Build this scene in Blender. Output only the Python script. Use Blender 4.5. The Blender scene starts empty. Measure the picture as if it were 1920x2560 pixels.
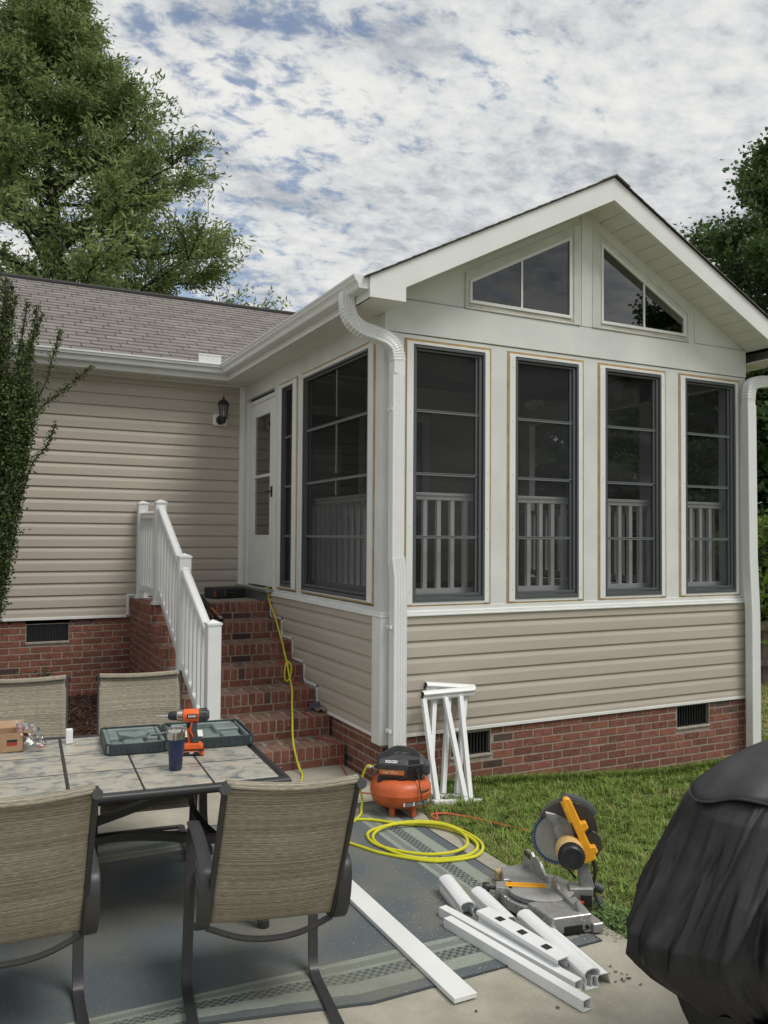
import bpy, bmesh, math, random
import numpy as np
from mathutils import Vector, Matrix
R = math.radians
rnd = random.Random(7)
nr = np.random.RandomState(11)
scene = bpy.context.scene
COL = scene.collection
D = 3.626            # depth of the sunroom: plane of the main house wall
FX, FY = Vector((1, 0, 0)), Vector((0, 1, 0))

# ------------------------------------------------------------------ materials
MATS = {}
def mat(name, col=(.5, .5, .5), rough=.6, metal=0., var=None, bump=None, island=0., spec=.5, col2=None, stretch=None,
        speck=None, emit=None, alpha=None, coat=0., uvmap=False, trans=0.):
    """var=(scale, amount) noise tone; col2+var mixes two colours; bump=(scale,strength); island=tone jitter per loose piece"""
    if name in MATS: return MATS[name]
    m = bpy.data.materials.new(name); m.use_nodes = True; MATS[name] = m
    nt = m.node_tree; N = nt.nodes; L = nt.links
    b = N['Principled BSDF']
    b.inputs['Base Color'].default_value = (*col, 1); b.inputs['Roughness'].default_value = rough
    b.inputs['Metallic'].default_value = metal; b.inputs['Specular IOR Level'].default_value = spec
    b.inputs['Coat Weight'].default_value = coat
    if trans: b.inputs['Transmission Weight'].default_value = trans
    tc = N.new('ShaderNodeTexCoord'); mp = N.new('ShaderNodeMapping')
    L.new(tc.outputs['UV' if uvmap else 'Object'], mp.inputs['Vector'])
    if stretch: mp.inputs['Scale'].default_value = stretch
    src = mp.outputs['Vector']; color = None
    def rgb(c):
        n = N.new('ShaderNodeRGB'); n.outputs[0].default_value = (*c, 1); return n.outputs[0]
    def mix(f, a, c, mode='MIX'):
        n = N.new('ShaderNodeMix'); n.data_type = 'RGBA'; n.blend_type = mode
        if isinstance(f, (int, float)): n.inputs[0].default_value = f
        else: L.new(f, n.inputs[0])
        L.new(a, n.inputs[6]); L.new(c, n.inputs[7]); return n.outputs[2]
    color = rgb(col)
    if var:
        no = N.new('ShaderNodeTexNoise'); no.inputs['Scale'].default_value = var[0]; no.inputs['Detail'].default_value = 5
        no.inputs['Roughness'].default_value = .6
        L.new(src, no.inputs['Vector'])
        mr = N.new('ShaderNodeMapRange'); L.new(no.outputs['Fac'], mr.inputs[0])
        mr.inputs[1].default_value = .3; mr.inputs[2].default_value = .7
        if col2:
            color = mix(mr.outputs[0], color, rgb(col2))
        else:
            mr.inputs[3].default_value = 1 - var[1]; mr.inputs[4].default_value = 1 + var[1]
            cb = N.new('ShaderNodeCombineColor')
            for i in range(3): L.new(mr.outputs[0], cb.inputs[i])
            color = mix(1., color, cb.outputs[0], 'MULTIPLY')
    if island:
        g = N.new('ShaderNodeNewGeometry'); mr = N.new('ShaderNodeMapRange'); L.new(g.outputs['Random Per Island'], mr.inputs[0])
        mr.inputs[3].default_value = 1 - island; mr.inputs[4].default_value = 1 + island
        cb = N.new('ShaderNodeCombineColor')
        for i in range(3): L.new(mr.outputs[0], cb.inputs[i])
        color = mix(1., color, cb.outputs[0], 'MULTIPLY')
    if speck:   # (scale, threshold, colour)
        no = N.new('ShaderNodeTexNoise'); no.inputs['Scale'].default_value = speck[0]; no.inputs['Detail'].default_value = 2
        L.new(tc.outputs['Object'], no.inputs['Vector'])
        mr = N.new('ShaderNodeMapRange'); L.new(no.outputs['Fac'], mr.inputs[0])
        mr.inputs[1].default_value = speck[1]; mr.inputs[2].default_value = speck[1] + .03
        color = mix(mr.outputs[0], color, rgb(speck[2]))
    L.new(color, b.inputs['Base Color'])
    if bump:
        no = N.new('ShaderNodeTexNoise'); no.inputs['Scale'].default_value = bump[0]; no.inputs['Detail'].default_value = 4
        L.new(src, no.inputs['Vector'])
        bp = N.new('ShaderNodeBump'); bp.inputs['Strength'].default_value = bump[1]; bp.inputs['Distance'].default_value = .01
        L.new(no.outputs['Fac'], bp.inputs['Height']); L.new(bp.outputs['Normal'], b.inputs['Normal'])
    return m

def glass_mat(name, tint, refl=.08, rough=.02, mesh=0):
    m = bpy.data.materials.new(name); m.use_nodes = True; MATS[name] = m
    nt = m.node_tree; N = nt.nodes; L = nt.links
    for n in list(N):
        if n.type == 'BSDF_PRINCIPLED': N.remove(n)
    out = [n for n in N if n.type == 'OUTPUT_MATERIAL'][0]
    t = N.new('ShaderNodeBsdfTransparent'); t.inputs[0].default_value = (*tint, 1)
    g = N.new('ShaderNodeBsdfGlossy'); g.inputs['Roughness'].default_value = rough; g.inputs[0].default_value = (1, 1, 1, 1)
    lw = N.new('ShaderNodeLayerWeight'); lw.inputs['Blend'].default_value = .25
    mr = N.new('ShaderNodeMapRange'); L.new(lw.outputs['Fresnel'], mr.inputs[0]); mr.inputs[3].default_value = refl * .5; mr.inputs[4].default_value = min(1, refl * 3)
    mx = N.new('ShaderNodeMixShader'); L.new(mr.outputs[0], mx.inputs[0]); L.new(t.outputs[0], mx.inputs[1]); L.new(g.outputs[0], mx.inputs[2])
    if mesh:   # even grey haze mixed in to lighten the pane, as screen mesh would
        df = N.new('ShaderNodeBsdfDiffuse'); df.inputs[0].default_value = (.13, .135, .14, 1); m2 = N.new('ShaderNodeMixShader'); m2.inputs[0].default_value = mesh
        L.new(mx.outputs[0], m2.inputs[1]); L.new(df.outputs[0], m2.inputs[2]); L.new(m2.outputs[0], out.inputs[0]); return m
    L.new(mx.outputs[0], out.inputs[0]); return m

# ------------------------------------------------------------------ mesh builder
class MB:
    def __init__(s): s.v = []; s.f = []; s.m = []; s.cm = 0
    def add(s, vs, fs, T=None):
        o = len(s.v)
        for p in vs:
            p = Vector(p); s.v.append(tuple(T @ p) if T is not None else tuple(p))
        for f in fs: s.f.append([i + o for i in f]); s.m.append(s.cm)
        return s
    def box(s, x0, x1, y0, y1, z0, z1, T=None):
        x0, x1 = min(x0, x1), max(x0, x1); y0, y1 = min(y0, y1), max(y0, y1); z0, z1 = min(z0, z1), max(z0, z1)
        return s.add([(x0, y0, z0), (x1, y0, z0), (x1, y1, z0), (x0, y1, z0), (x0, y0, z1), (x1, y0, z1), (x1, y1, z1), (x0, y1, z1)],
                     [(0, 3, 2, 1), (4, 5, 6, 7), (0, 1, 5, 4), (1, 2, 6, 5), (2, 3, 7, 6), (3, 0, 4, 7)], T)
    def bar(s, p, q, w, h, up=(0, 0, 1)):
        """box from p to q, width w sideways, h along up"""
        p, q = Vector(p), Vector(q); d = q - p; l = d.length; d.normalize(); u = Vector(up)
        sd = d.cross(u); sd.normalize(); u = sd.cross(d)
        M = Matrix(((sd.x, d.x, u.x, p.x), (sd.y, d.y, u.y, p.y), (sd.z, d.z, u.z, p.z), (0, 0, 0, 1)))
        return s.box(-w / 2, w / 2, 0, l, -h / 2, h / 2, M)
    def extr(s, poly, vec, caps=True, T=None):
        n = len(poly); vec = Vector(vec); vs = [Vector(p) for p in poly]; vs += [p + vec for p in vs]
        nrm = sum(((Vector(poly[i]).cross(Vector(poly[(i + 1) % n]))) for i in range(n)), Vector())
        fl = nrm.dot(vec) > 0
        fs = [(i, (i + 1) % n, (i + 1) % n + n, i + n) for i in range(n)]
        if caps: fs += [tuple(range(n - 1, -1, -1)), tuple(range(n, 2 * n))]
        if not fl: fs = [tuple(reversed(f)) for f in fs]
        return s.add(vs, fs, T)
    def tube(s, pts, r, n=8, closed=False, caps=True, sect=None, T=None, up=None):
        """sweep a round section radius r (or list) or a polygon section along pts"""
        pts = [Vector(p) for p in pts]; k = len(pts); rs = r if isinstance(r, (list, tuple)) else [r] * k
        if sect is None: sect = [(math.cos(2 * math.pi * i / n), math.sin(2 * math.pi * i / n)) for i in range(n)]
        n = len(sect); vs = []; ref = None
        for i, p in enumerate(pts):
            if closed: t = pts[(i + 1) % k] - pts[i - 1]
            else: t = pts[min(i + 1, k - 1)] - pts[max(i - 1, 0)]
            t.normalize()
            if ref is None:
                ref = Vector(up) if up else (Vector((0, 0, 1)) if abs(t.z) < .9 else Vector((0, 1, 0)))
            a = ref if up is None or True else Vector(up)
            b = t.cross(a); b.normalize(); a = b.cross(t); a.normalize(); ref = a
            for (u, w) in sect: vs.append(p + b * (u * rs[i]) + a * (w * rs[i]))
        fs = []
        for i in range(k if closed else k - 1):
            j = (i + 1) % k
            for q in range(n): fs.append((i * n + q, i * n + (q + 1) % n, j * n + (q + 1) % n, j * n + q))
        if caps and not closed: fs += [tuple(range(n - 1, -1, -1)), tuple(range((k - 1) * n, k * n))]
        return s.add(vs, fs, T)
    def cyl(s, p, q, r, r2=None, n=20, T=None): return s.tube([p, q], [r, r if r2 is None else r2], n, T=T)
    def lathe(s, prof, c=(0, 0, 0), n=28, T=None, caps=False):
        vs = []; fs = []; k = len(prof)
        for (r, z) in prof:
            for i in range(n): a = 2 * math.pi * i / n; vs.append((c[0] + r * math.cos(a), c[1] + r * math.sin(a), c[2] + z))
        for j in range(k - 1):
            for i in range(n): fs.append((j * n + i, j * n + (i + 1) % n, (j + 1) * n + (i + 1) % n, (j + 1) * n + i))
        if caps: fs += [tuple(range(n - 1, -1, -1)), tuple(range((k - 1) * n, k * n))]
        return s.add(vs, fs, T)
    def grid(s, fn, nu, nv, T=None):
        vs = [fn(i / nu, j / nv) for j in range(nv + 1) for i in range(nu + 1)]
        fs = [(j * (nu + 1) + i, j * (nu + 1) + i + 1, (j + 1) * (nu + 1) + i + 1, (j + 1) * (nu + 1) + i) for j in range(nv) for i in range(nu)]
        return s.add(vs, fs, T)
    def build(s, name, mats, parent=None, smooth=False, bevel=0., local=False, seg=1, solid=0., sub=0, recalc=False):
        if not isinstance(mats, (list, tuple)): mats = [mats]
        me = bpy.data.meshes.new(name); vs = s.v
        o = bpy.data.objects.new(name, me); COL.objects.link(o)
        org = ORG.get(parent.name, Vector()) if (parent and not local) else Vector()
        me.from_pydata([(v[0] - org.x, v[1] - org.y, v[2] - org.z) for v in vs], [], s.f)
        for m in mats: me.materials.append(m)
        me.polygons.foreach_set('material_index', s.m)
        if bevel or recalc:
            bm = bmesh.new(); bm.from_mesh(me)
            if recalc: bmesh.ops.recalc_face_normals(bm, faces=bm.faces[:])
            if bevel:
                es = [e for e in bm.edges if len(e.link_faces) == 2 and e.calc_face_angle(0) > .6]
                bmesh.ops.bevel(bm, geom=es, offset=bevel, segments=seg, profile=.5, affect='EDGES', clamp_overlap=True)
            bm.to_mesh(me); bm.free()
        if smooth:
            me.polygons.foreach_set('use_smooth', [True] * len(me.polygons))
            if smooth != 'all':
                try: me.set_sharp_from_angle(angle=R(38))
                except Exception: pass
        if solid:
            md = o.modifiers.new('solid', 'SOLIDIFY'); md.thickness = solid; md.offset = 0
        if sub:
            md = o.modifiers.new('sub', 'SUBSURF'); md.levels = sub; md.render_levels = sub
        if parent: o.parent = parent; ORG[o.name] = org
        me.update(); return o
ORG = {}
def thing(name, label, cat, loc=(0, 0, 0), rot=(0, 0, 0), group=None):
    o = bpy.data.objects.new(name, None); COL.objects.link(o); o.location = loc; o.rotation_euler = rot
    o.empty_display_size = .1
    o['label'] = label; o['category'] = cat
    if group: o['group'] = group
    ORG[o.name] = Vector(loc); return o
def tag(o, label, cat, group=None):
    o['label'] = label; o['category'] = cat
    if group: o['group'] = group
    return o
def struct(o): o['kind'] = 'structure'; return o
def copy_tree(o, parent=None):
    c = o.copy(); COL.objects.link(c); c.parent = parent
    for ch in [x for x in COL.objects if x.parent == o]: copy_tree(ch, c)
    return c
def npmesh(name, V, F, material, parent=None, org=(0, 0, 0)):
    me = bpy.data.meshes.new(name); V = np.asarray(V, dtype=np.float32) - np.asarray(org, dtype=np.float32); F = np.asarray(F, dtype=np.int32)
    k = F.shape[1]; me.vertices.add(len(V)); me.vertices.foreach_set('co', V.ravel())
    me.loops.add(F.size); me.loops.foreach_set('vertex_index', F.ravel())
    me.polygons.add(len(F)); me.polygons.foreach_set('loop_start', np.arange(0, F.size, k, dtype=np.int32))
    me.polygons.foreach_set('loop_total', np.full(len(F), k, dtype=np.int32))
    me.update(calc_edges=True); me.validate()
    me.materials.append(material); o = bpy.data.objects.new(name, me); COL.objects.link(o)
    if parent: o.parent = parent
    return o
def text_part(name, body, size, M, material, parent, depth=.001, bold=0.):
    cu = bpy.data.curves.new('txt', 'FONT'); cu.body = body; cu.size = size; cu.extrude = depth; cu.align_x = 'CENTER'; cu.align_y = 'CENTER'; cu.offset = bold
    t = bpy.data.objects.new('txt', cu); COL.objects.link(t)
    dg = bpy.context.evaluated_depsgraph_get(); me = bpy.data.meshes.new_from_object(t.evaluated_get(dg))
    bpy.data.objects.remove(t); me.transform(M); me.materials.clear(); me.materials.append(material)
    o = bpy.data.objects.new(name, me); COL.objects.link(o); o.parent = parent; return o
def frame_mat(o, x, y):
    """matrix whose local X and Y axes are x,y and origin o"""
    x = Vector(x).normalized(); y = Vector(y); z = x.cross(y).normalized(); y = z.cross(x)
    return Matrix(((x.x, y.x, z.x, o[0]), (x.y, y.y, z.y, o[1]), (x.z, y.z, z.z, o[2]), (0, 0, 0, 1)))
def smoothpath(pts, n=6, closed=False):
    """Catmull-Rom"""
    P = [Vector(p) for p in pts]; k = len(P); out = []
    rng = range(k) if closed else range(k - 1)
    for i in rng:
        p0 = P[(i - 1) % k] if (closed or i > 0) else P[0] * 2 - P[1]; p1 = P[i]; p2 = P[(i + 1) % k]
        p3 = P[(i + 2) % k] if (closed or i + 2 < k) else P[-1] * 2 - P[-2]
        for j in range(n):
            t = j / n
            out.append(.5 * ((2 * p1) + (p2 - p0) * t + (2 * p0 - 5 * p1 + 4 * p2 - p3) * t * t + (3 * p1 - p0 - 3 * p2 + p3) * t ** 3))
    if not closed: out.append(P[-1])
    return out

# palette
WHITE = mat('white_trim', (.75, .76, .745), .45, var=(3, .05), bump=(60, .05))
WHITEB = mat('white_board', (.67, .685, .665), .6, var=(1.6, .11), bump=(120, .12))
VINYL = mat('white_vinyl', (.76, .775, .775), .32, var=(8, .03), spec=.5)
SOFFIT = mat('soffit_vinyl', (.69, .69, .64), .5, var=(5, .04))
SIDING = mat('beige_siding', (.46, .41, .35), .5, var=(2.2, .06), bump=(90, .18), stretch=(.35, .35, 4))
TAN = mat('raw_wood_strip', (.50, .36, .17), .7, col2=(.34, .21, .10), var=(9, 1))
BRICK = mat('red_brick', (.20, .076, .051), .85, var=(14, .28), island=.24, bump=(140, .5), speck=(38, .66, (.34, .24, .19)))
BRICKD = mat('dark_brick', (.095, .058, .050), .85, var=(14, .28), island=.4, bump=(140, .5))
MORTAR = mat('mortar', (.32, .288, .24), .95, var=(20, .2), bump=(160, .6))
SHING = mat('asphalt_shingle', (.232, .212, .198), .95, var=(6, .14), island=.13, bump=(420, .7), speck=(420, .64, (.3, .27, .24)))
SHINGD = mat('shingle_underlay', (.035, .032, .030), .95)
DARKFR = mat('dark_grey_vinyl_frame', (.085, .095, .10), .4)
MIDFR = mat('grey_vent_bar', (.17, .185, .19), .35)
BRONZE = mat('dark_bronze_metal', (.045, .042, .042), .38, metal=.35, var=(30, .15), bump=(200, .05))
BRONZE2 = mat('grey_bronze_metal', (.040, .040, .042), .42, metal=.2, var=(30, .12))
BLACKP = mat('black_plastic', (.018, .019, .021), .38, var=(40, .2), bump=(300, .1))
GREYP = mat('dark_grey_plastic', (.055, .058, .062), .5, var=(25, .25), bump=(300, .1))
RUBBER = mat('black_rubber', (.02, .02, .02), .7)
ORANGE = mat('orange_plastic', (.78, .13, .025), .42, var=(20, .12))
ORTANK = mat('orange_painted_steel', (.55, .115, .035), .42, var=(9, .2), bump=(30, .05), speck=(60, .70, (.30, .09, .04)))
STEEL = mat('brushed_steel', (.62, .60, .56), .22, metal=1., var=(60, .08), stretch=(1, 1, .1))
CHROME = mat('chrome', (.7, .7, .7), .18, metal=1.)
NAVY = mat('navy_coat', (.012, .022, .075), .38, var=(60, .2), coat=.2)
ALU = mat('cast_aluminium', (.33, .335, .34), .42, metal=.6, var=(22, .2), bump=(90, .15), speck=(55, .62, (.55, .54, .5)))
ALUD = mat('dusty_aluminium', (.26, .265, .265), .55, metal=.45, var=(25, .3), bump=(90, .2))
SAWY = mat('yellow_plastic', (.86, .40, .02), .38, var=(15, .1))
SAWT = mat('tan_dusty_yellow', (.62, .42, .17), .5, var=(20, .2))
PTEXT = mat('white_print', (.8, .8, .8), .5)
HOSE = mat('yellow_green_hose', (.62, .60, .03), .38, var=(12, .12))
REDC = mat('red_cord', (.42, .045, .03), .5, var=(12, .2))
ORC = mat('orange_cord', (.60, .11, .04), .5, var=(12, .2))
CARD = mat('cardboard', (.36, .23, .13), .8, var=(12, .12), bump=(150, .2))
FABRIC = None

def add_dust(m, col, amt):
    """settled dust and wear on the upward faces"""
    nt = m.node_tree; N = nt.nodes; L = nt.links; b = N['Principled BSDF']; src = b.inputs['Base Color'].links[0].from_socket
    g = N.new('ShaderNodeNewGeometry'); sx = N.new('ShaderNodeSeparateXYZ'); L.new(g.outputs['True Normal'], sx.inputs[0])
    mr = N.new('ShaderNodeMapRange'); L.new(sx.outputs[2], mr.inputs[0]); mr.inputs[1].default_value = .5; mr.inputs[2].default_value = .95; mr.inputs[4].default_value = amt
    no = N.new('ShaderNodeTexNoise'); no.inputs['Scale'].default_value = 9; no.inputs['Detail'].default_value = 6; tc = N.new('ShaderNodeTexCoord'); L.new(tc.outputs['Object'], no.inputs['Vector'])
    m2 = N.new('ShaderNodeMath'); m2.operation = 'MULTIPLY'; L.new(mr.outputs[0], m2.inputs[0]); m3 = N.new('ShaderNodeMapRange'); L.new(no.outputs['Fac'], m3.inputs[0]); m3.inputs[1].default_value = .3; m3.inputs[2].default_value = .65; m3.inputs[3].default_value = .3; L.new(m3.outputs[0], m2.inputs[1])
    mx = N.new('ShaderNodeMix'); mx.data_type = 'RGBA'; L.new(m2.outputs[0], mx.inputs[0]); L.new(src, mx.inputs[6]); mx.inputs[7].default_value = (*col, 1); L.new(mx.outputs[2], b.inputs['Base Color'])
add_dust(ALU, (.62, .61, .57), .5); add_dust(ALUD, (.60, .59, .55), .55); add_dust(BRICK, (.25, .19, .145), .62); add_dust(BRICKD, (.25, .19, .145), .5)

# ------------------------------------------------------------------ camera
cam = bpy.data.cameras.new('camera'); camo = bpy.data.objects.new('camera', cam); COL.objects.link(camo)
scene.camera = camo
yaw, pit, rol = R(26.633), R(1.7172), R(.4194)
Fv = Vector((math.sin(yaw) * math.cos(pit), math.cos(yaw) * math.cos(pit), math.sin(pit)))
Rv = Vector((math.cos(yaw), -math.sin(yaw), 0)); Uv = Rv.cross(Fv)
R2 = Rv * math.cos(rol) + Uv * math.sin(rol); U2 = -Rv * math.sin(rol) + Uv * math.cos(rol)
camo.matrix_world = Matrix(((R2.x, U2.x, -Fv.x, -2.8382), (R2.y, U2.y, -Fv.y, -5.6745), (R2.z, U2.z, -Fv.z, 1.8782), (0, 0, 0, 1)))
cam.sensor_fit = 'VERTICAL'; cam.sensor_height = 36; cam.lens = 2068.5 / 2560 * 36
cam.clip_start = .05; cam.clip_end = 2000
scene.render.resolution_x = 768; scene.render.resolution_y = 1024

# ------------------------------------------------------------------ ground
def gz(x, y):
    if x < -.03: return -.03
    z = -.03 - .083 * min(x + .03, 2.9)
    if x > 5: z -= (min(x, 10.6) - 5) / 5.6 * .60
    return z
xs = [-300, -120, -60, -30, -15, -8, -5, -3, -1, -.04] + [-.02 + .25 * i for i in range(24)] + [6.5, 7.5, 8.5, 9.5, 10.6, 13, 18, 30, 60, 120, 300]
ys = [-300, -120, -60, -30, -15, -8, -5, -4] + [-3.5 + .5 * i for i in range(16)] + [5, 6, 8, 12, 20, 40, 90, 180, 400]
LAWN = mat('lawn_soil', (.075, .10, .028), .95, col2=(.22, .19, .10), var=(1.1, 1), bump=(40, .8))
g = MB(); nx = len(xs)
g.add([(x, y, gz(x, y)) for y in ys for x in xs], [(j * nx + i, j * nx + i + 1, (j + 1) * nx + i + 1, (j + 1) * nx + i) for j in range(len(ys) - 1) for i in range(nx - 1)])
struct(g.build('ground', LAWN))
CONC = mat('patio_concrete', (.45, .425, .35), .9, col2=(.28, .265, .215), var=(3.4, 1), bump=(150, .45), speck=(95, .68, (.5, .48, .42)))
g = MB(); g.box(-9, -.035, -9, .74, -.12, 0); struct(g.build('patio', CONC, bevel=.006))
# mulch bed between patio and house
MUL = mat('mulch', (.050, .022, .014), .95, col2=(.018, .010, .008), var=(30, 1), bump=(60, 1.))
g = MB(); g.grid(lambda u, v: (-9 + 7.8 * u, .742 + 2.95 * v, .0 + .19 * v + .02 * math.sin(u * 90) * math.sin(v * 31)), 60, 24)
struct(g.build('mulch_bed', MUL, smooth=True))
V = []; Fc = []
for i in range(5200):
    x, y = nr.uniform(-3.6, -1.3), nr.uniform(.8, 3.55); z = .19 * (y - .742) / 2.95 + nr.uniform(0.005, .03)
    a = nr.uniform(0, 6.28); l = nr.uniform(.015, .05); w = nr.uniform(.003, .009); t = nr.uniform(-.5, .5)
    d = np.array([math.cos(a), math.sin(a), t]) * l; s_ = np.array([-math.sin(a), math.cos(a), 0]) * w; c = np.array([x, y, z]); k = len(V)
    V += [c - d - s_, c + d - s_, c + d + s_, c - d + s_]; Fc.append((k, k + 1, k + 2, k + 3))
CHIP = mat('mulch_chip', (.085, .035, .020), .9, island=.75)
o = npmesh('mulch_chips', V, Fc, CHIP); o['kind'] = 'stuff'; tag(o, 'dark brown wood mulch chips strewn on the bed by the brick wall', 'mulch')

# ------------------------------------------------------------------ bricks
def brick_panel(name, o0, ud, L_, z0, z1, nrm, parent, holes=(), dark=.1, seed=3, proud=.0035, mort=True, zbase=None, bl=.203, bh=.0677):
    """running-bond brickwork on a vertical plane; holes = (u0,u1,z0,z1)"""
    rg = random.Random(seed); ud = Vector(ud); nrm = Vector(nrm); o0 = Vector(o0); M = MB(); j = .010
    if zbase is None: zbase = z1
    k = 0; zt = zbase
    while zt > z0:
        zb = zt - bh; off = (0 if k % 2 else bl / 2); u = -off
        while u < L_:
            a, b = max(0, u + j / 2), min(L_, u + bl - j / 2); c, d = max(z0, zb + j / 2), min(z1, zt - j / 2); u += bl
            if b - a < .015 or d - c < .01: continue
            segs = [(a, b)]
            for (h0, h1, hz0, hz1) in holes:
                if d > hz0 + .01 and c < hz1 - .01:
                    ns = []
                    for (s0, s1) in segs:
                        if s1 <= h0 or s0 >= h1: ns.append((s0, s1))
                        else:
                            if h0 - s0 > .015: ns.append((s0, h0))
                            if s1 - h1 > .015: ns.append((h1, s1))
                    segs = ns
            for (s0, s1) in segs:
                M.cm = 1 if rg.random() < dark else 0
                pr = proud + rg.uniform(-.001, .001); dz = rg.uniform(-.0015, .0015)
                p = o0 + ud * s0 + Vector((0, 0, c + dz)); q = o0 + ud * s1
                M.extr([p - nrm * .02, p + ud * (s1 - s0) - nrm * .02, p + ud * (s1 - s0) + nrm * pr, p + nrm * pr], (0, 0, d - c))
        zt = zb; k += 1
    ob = M.build(name, [BRICK, BRICKD], parent, bevel=.0035)
    return ob
def mortar_panel(name, o0, ud, L_, z0, z1, nrm, parent, holes=(), depth=.09):
    ud = Vector(ud); nrm = Vector(nrm); o0 = Vector(o0); M = MB()
    us = sorted(set([0, L_] + [h for q in holes for h in q[:2]]))
    for a, b in zip(us[:-1], us[1:]):
        zz = [(z0, z1)]
        for h in holes:
            if a >= h[0] - 1e-6 and b <= h[1] + 1e-6:
                zz = [(z0, h[2]), (h[3], z1)]
        for (c, d) in zz:
            if d - c < .002: continue
            p = o0 + ud * a + Vector((0, 0, c))
            M.extr([p - nrm * depth, p + ud * (b - a) - nrm * depth, p + ud * (b - a), p], (0, 0, d - c))
    return M.build(name, MORTAR, parent)
def siding(M, p0, ud, nrm, L_, z0, z1, zref, e=.127, t=.017):
    """dutch-lap courses; dark shadow lines fall at zref - k*e"""
    ud = Vector(ud); nrm = Vector(nrm); p0 = Vector(p0)
    k = math.floor((zref - z1) / e) - 1
    while True:
        zb = zref - (k + 1) * e; zt = zref - k * e; k += 1
        if zt <= z0: break
        if zb >= z1: continue
        prof = [(0.002, zt), (.004, zt - .012), (.0135, zt - .045), (t - .002, zt - .052), (t, zb + .003), (t - .002, zb), (0.002, zb)]
        pr = []
        for (n_, z_) in prof: pr.append((n_, min(max(z_, z0), z1)))
        vs = [p0 + nrm * a + Vector((0, 0, b)) for a, b in pr]; m = len(vs)
        vv = vs + [v + ud * L_ for v in vs]
        M.add(vv, [(i, i + 1, i + 1 + m, i + m) for i in range(m - 1)])
def window_vent(prefix, root, o0, ud, nrm, w, z0, z1, mull=None, vents=True, panemat=None):
    """four-track dark framed window; o0 at left-bottom corner on the wall plane"""
    ud = Vector(ud); nrm = Vector(nrm); o0 = Vector(o0)
    def P(u, n, z): return o0 + ud * u + nrm * n + Vector((0, 0, z))
    def bx(M, u0, u1, n0, n1, za, zb): M.extr([P(u0, n0, za), P(u1, n0, za), P(u1, n1, za), P(u0, n1, za)], (0, 0, zb - za))
    M = MB(); H = z1 - z0
    for (a, b, c, d) in ((0, .02, 0, H), (w - .02, w, 0, H), (.02, w - .02, 0, .03), (.02, w - .02, H - .02, H)):
        bx(M, a, b, -.05, .012, z0 + c, z0 + d)
    for (a, b, c, d) in ((.024, .036, .034, H - .024), (w - .05, w - .024, .034, H - .024), (.036, w - .05, .036, .06), (.036, w - .05, H - .04, H - .026)):
        bx(M, a, b, -.05, -.004, z0 + c, z0 + d)
    bx(M, w - .075, w - .054, -.05, -.02, z0 + .06, z0 + H - .04)
    fr = M.build('window', DARKFR, root, bevel=.002)
    M = MB()
    if vents:
        for k in range(1, 4):
            zz = z0 + H * (1 - k * .2475) - .012
            nn = -.012 - .004 * k; M = MB()
            bx(M, .034, w - .048, nn - .02, nn, zz - .011, zz + .0055)
            bx(M, .034, w - .048, nn - .02, nn + .005, zz + .0055, zz + .011)
            M.build('vent_bar', MIDFR, fr, bevel=.0015)
    if mull:
        M = MB()
        for (za, zb) in mull[1]: bx(M, mull[0] - .008, mull[0] + .008, -.045, -.028, za, zb)
        M.build('mullion', MIDFR, fr)
    M = MB(); M.add([P(.03, -.034, z0 + .04), P(w - .03, -.034, z0 + .04), P(w - .03, -.034, z1 - .03), P(.03, -.034, z1 - .03)], [(0, 1, 2, 3)])
    M.build('pane', panemat or MATS['tinted_vinyl'], fr)
    return fr
glass_mat('tinted_vinyl', (.64, .645, .65), .030, .03, .085)
glass_mat('tinted_side', (.40, .405, .41), .035, .03, .10)  # darker copy of the window vinyl, tinted down to dim the side panes
glass_mat('dark_gable_glass', (.10, .10, .11), .16, .01)
glass_mat('door_glass', (.25, .25, .25), .10, .01)

# ------------------------------------------------------------------ sunroom
SR = thing('sunroom', 'white gabled sunroom with four dark tall windows over beige siding', 'sunroom', (0, 0, 0))
WX = [.2536, 1.2244, 2.1942, 3.1671]; WW = .668; ZB, ZT = 1.371, 3.387
NF, NS = (0, -1, 0), (-1, 0, 0)      # outward normals of the front and the side wall
# foundation
h1 = (.62, .99, .125, .31); h2 = (3.06, 3.47, .125, .325)
mortar_panel('brick_foundation', (0, 0, 0), FX, 3.99, -.6, .37, NF, SR, holes=(h1, h2))
fnd = brick_panel('brickwork', (0, 0, 0), FX, 3.99, -.45, .345, NF, SR, holes=((.61, 1.0, .115, .31), (3.05, 3.48, .115, .325)), dark=.08, seed=5)
mortar_panel('brick_foundation', (0, .09, 0), FY, D - .09, -.6, .37, NS, SR)
brick_panel('brickwork', (0, 0, 0), FY, 1.6, -.15, .36, NS, SR, dark=.08, seed=8)
mortar_panel('brick_foundation', (3.99, .09, 0), FY, D - .09, -.6, .37, (1, 0, 0), SR)
for (a, b, c, d) in (h1, h2):
    M = MB(); M.box(a, b, .045, .05, c, d)
    for i in range(12): u = a + .02 + (b - a - .04) * i / 11; M.box(u - .006, u + .006, .025, .044, c + .012, d - .012)
    M.box(a, b, .02, .044, d - .012, d); M.box(a, b, .02, .044, c, c + .012)
    v = M.build('foundation_vent', BLACKP, SR)
    M = MB(); M.box(a - .01, b + .01, -.012, .06, c - .018, c + .004); M.build('sill', MORTAR, v, bevel=.005)
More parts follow.
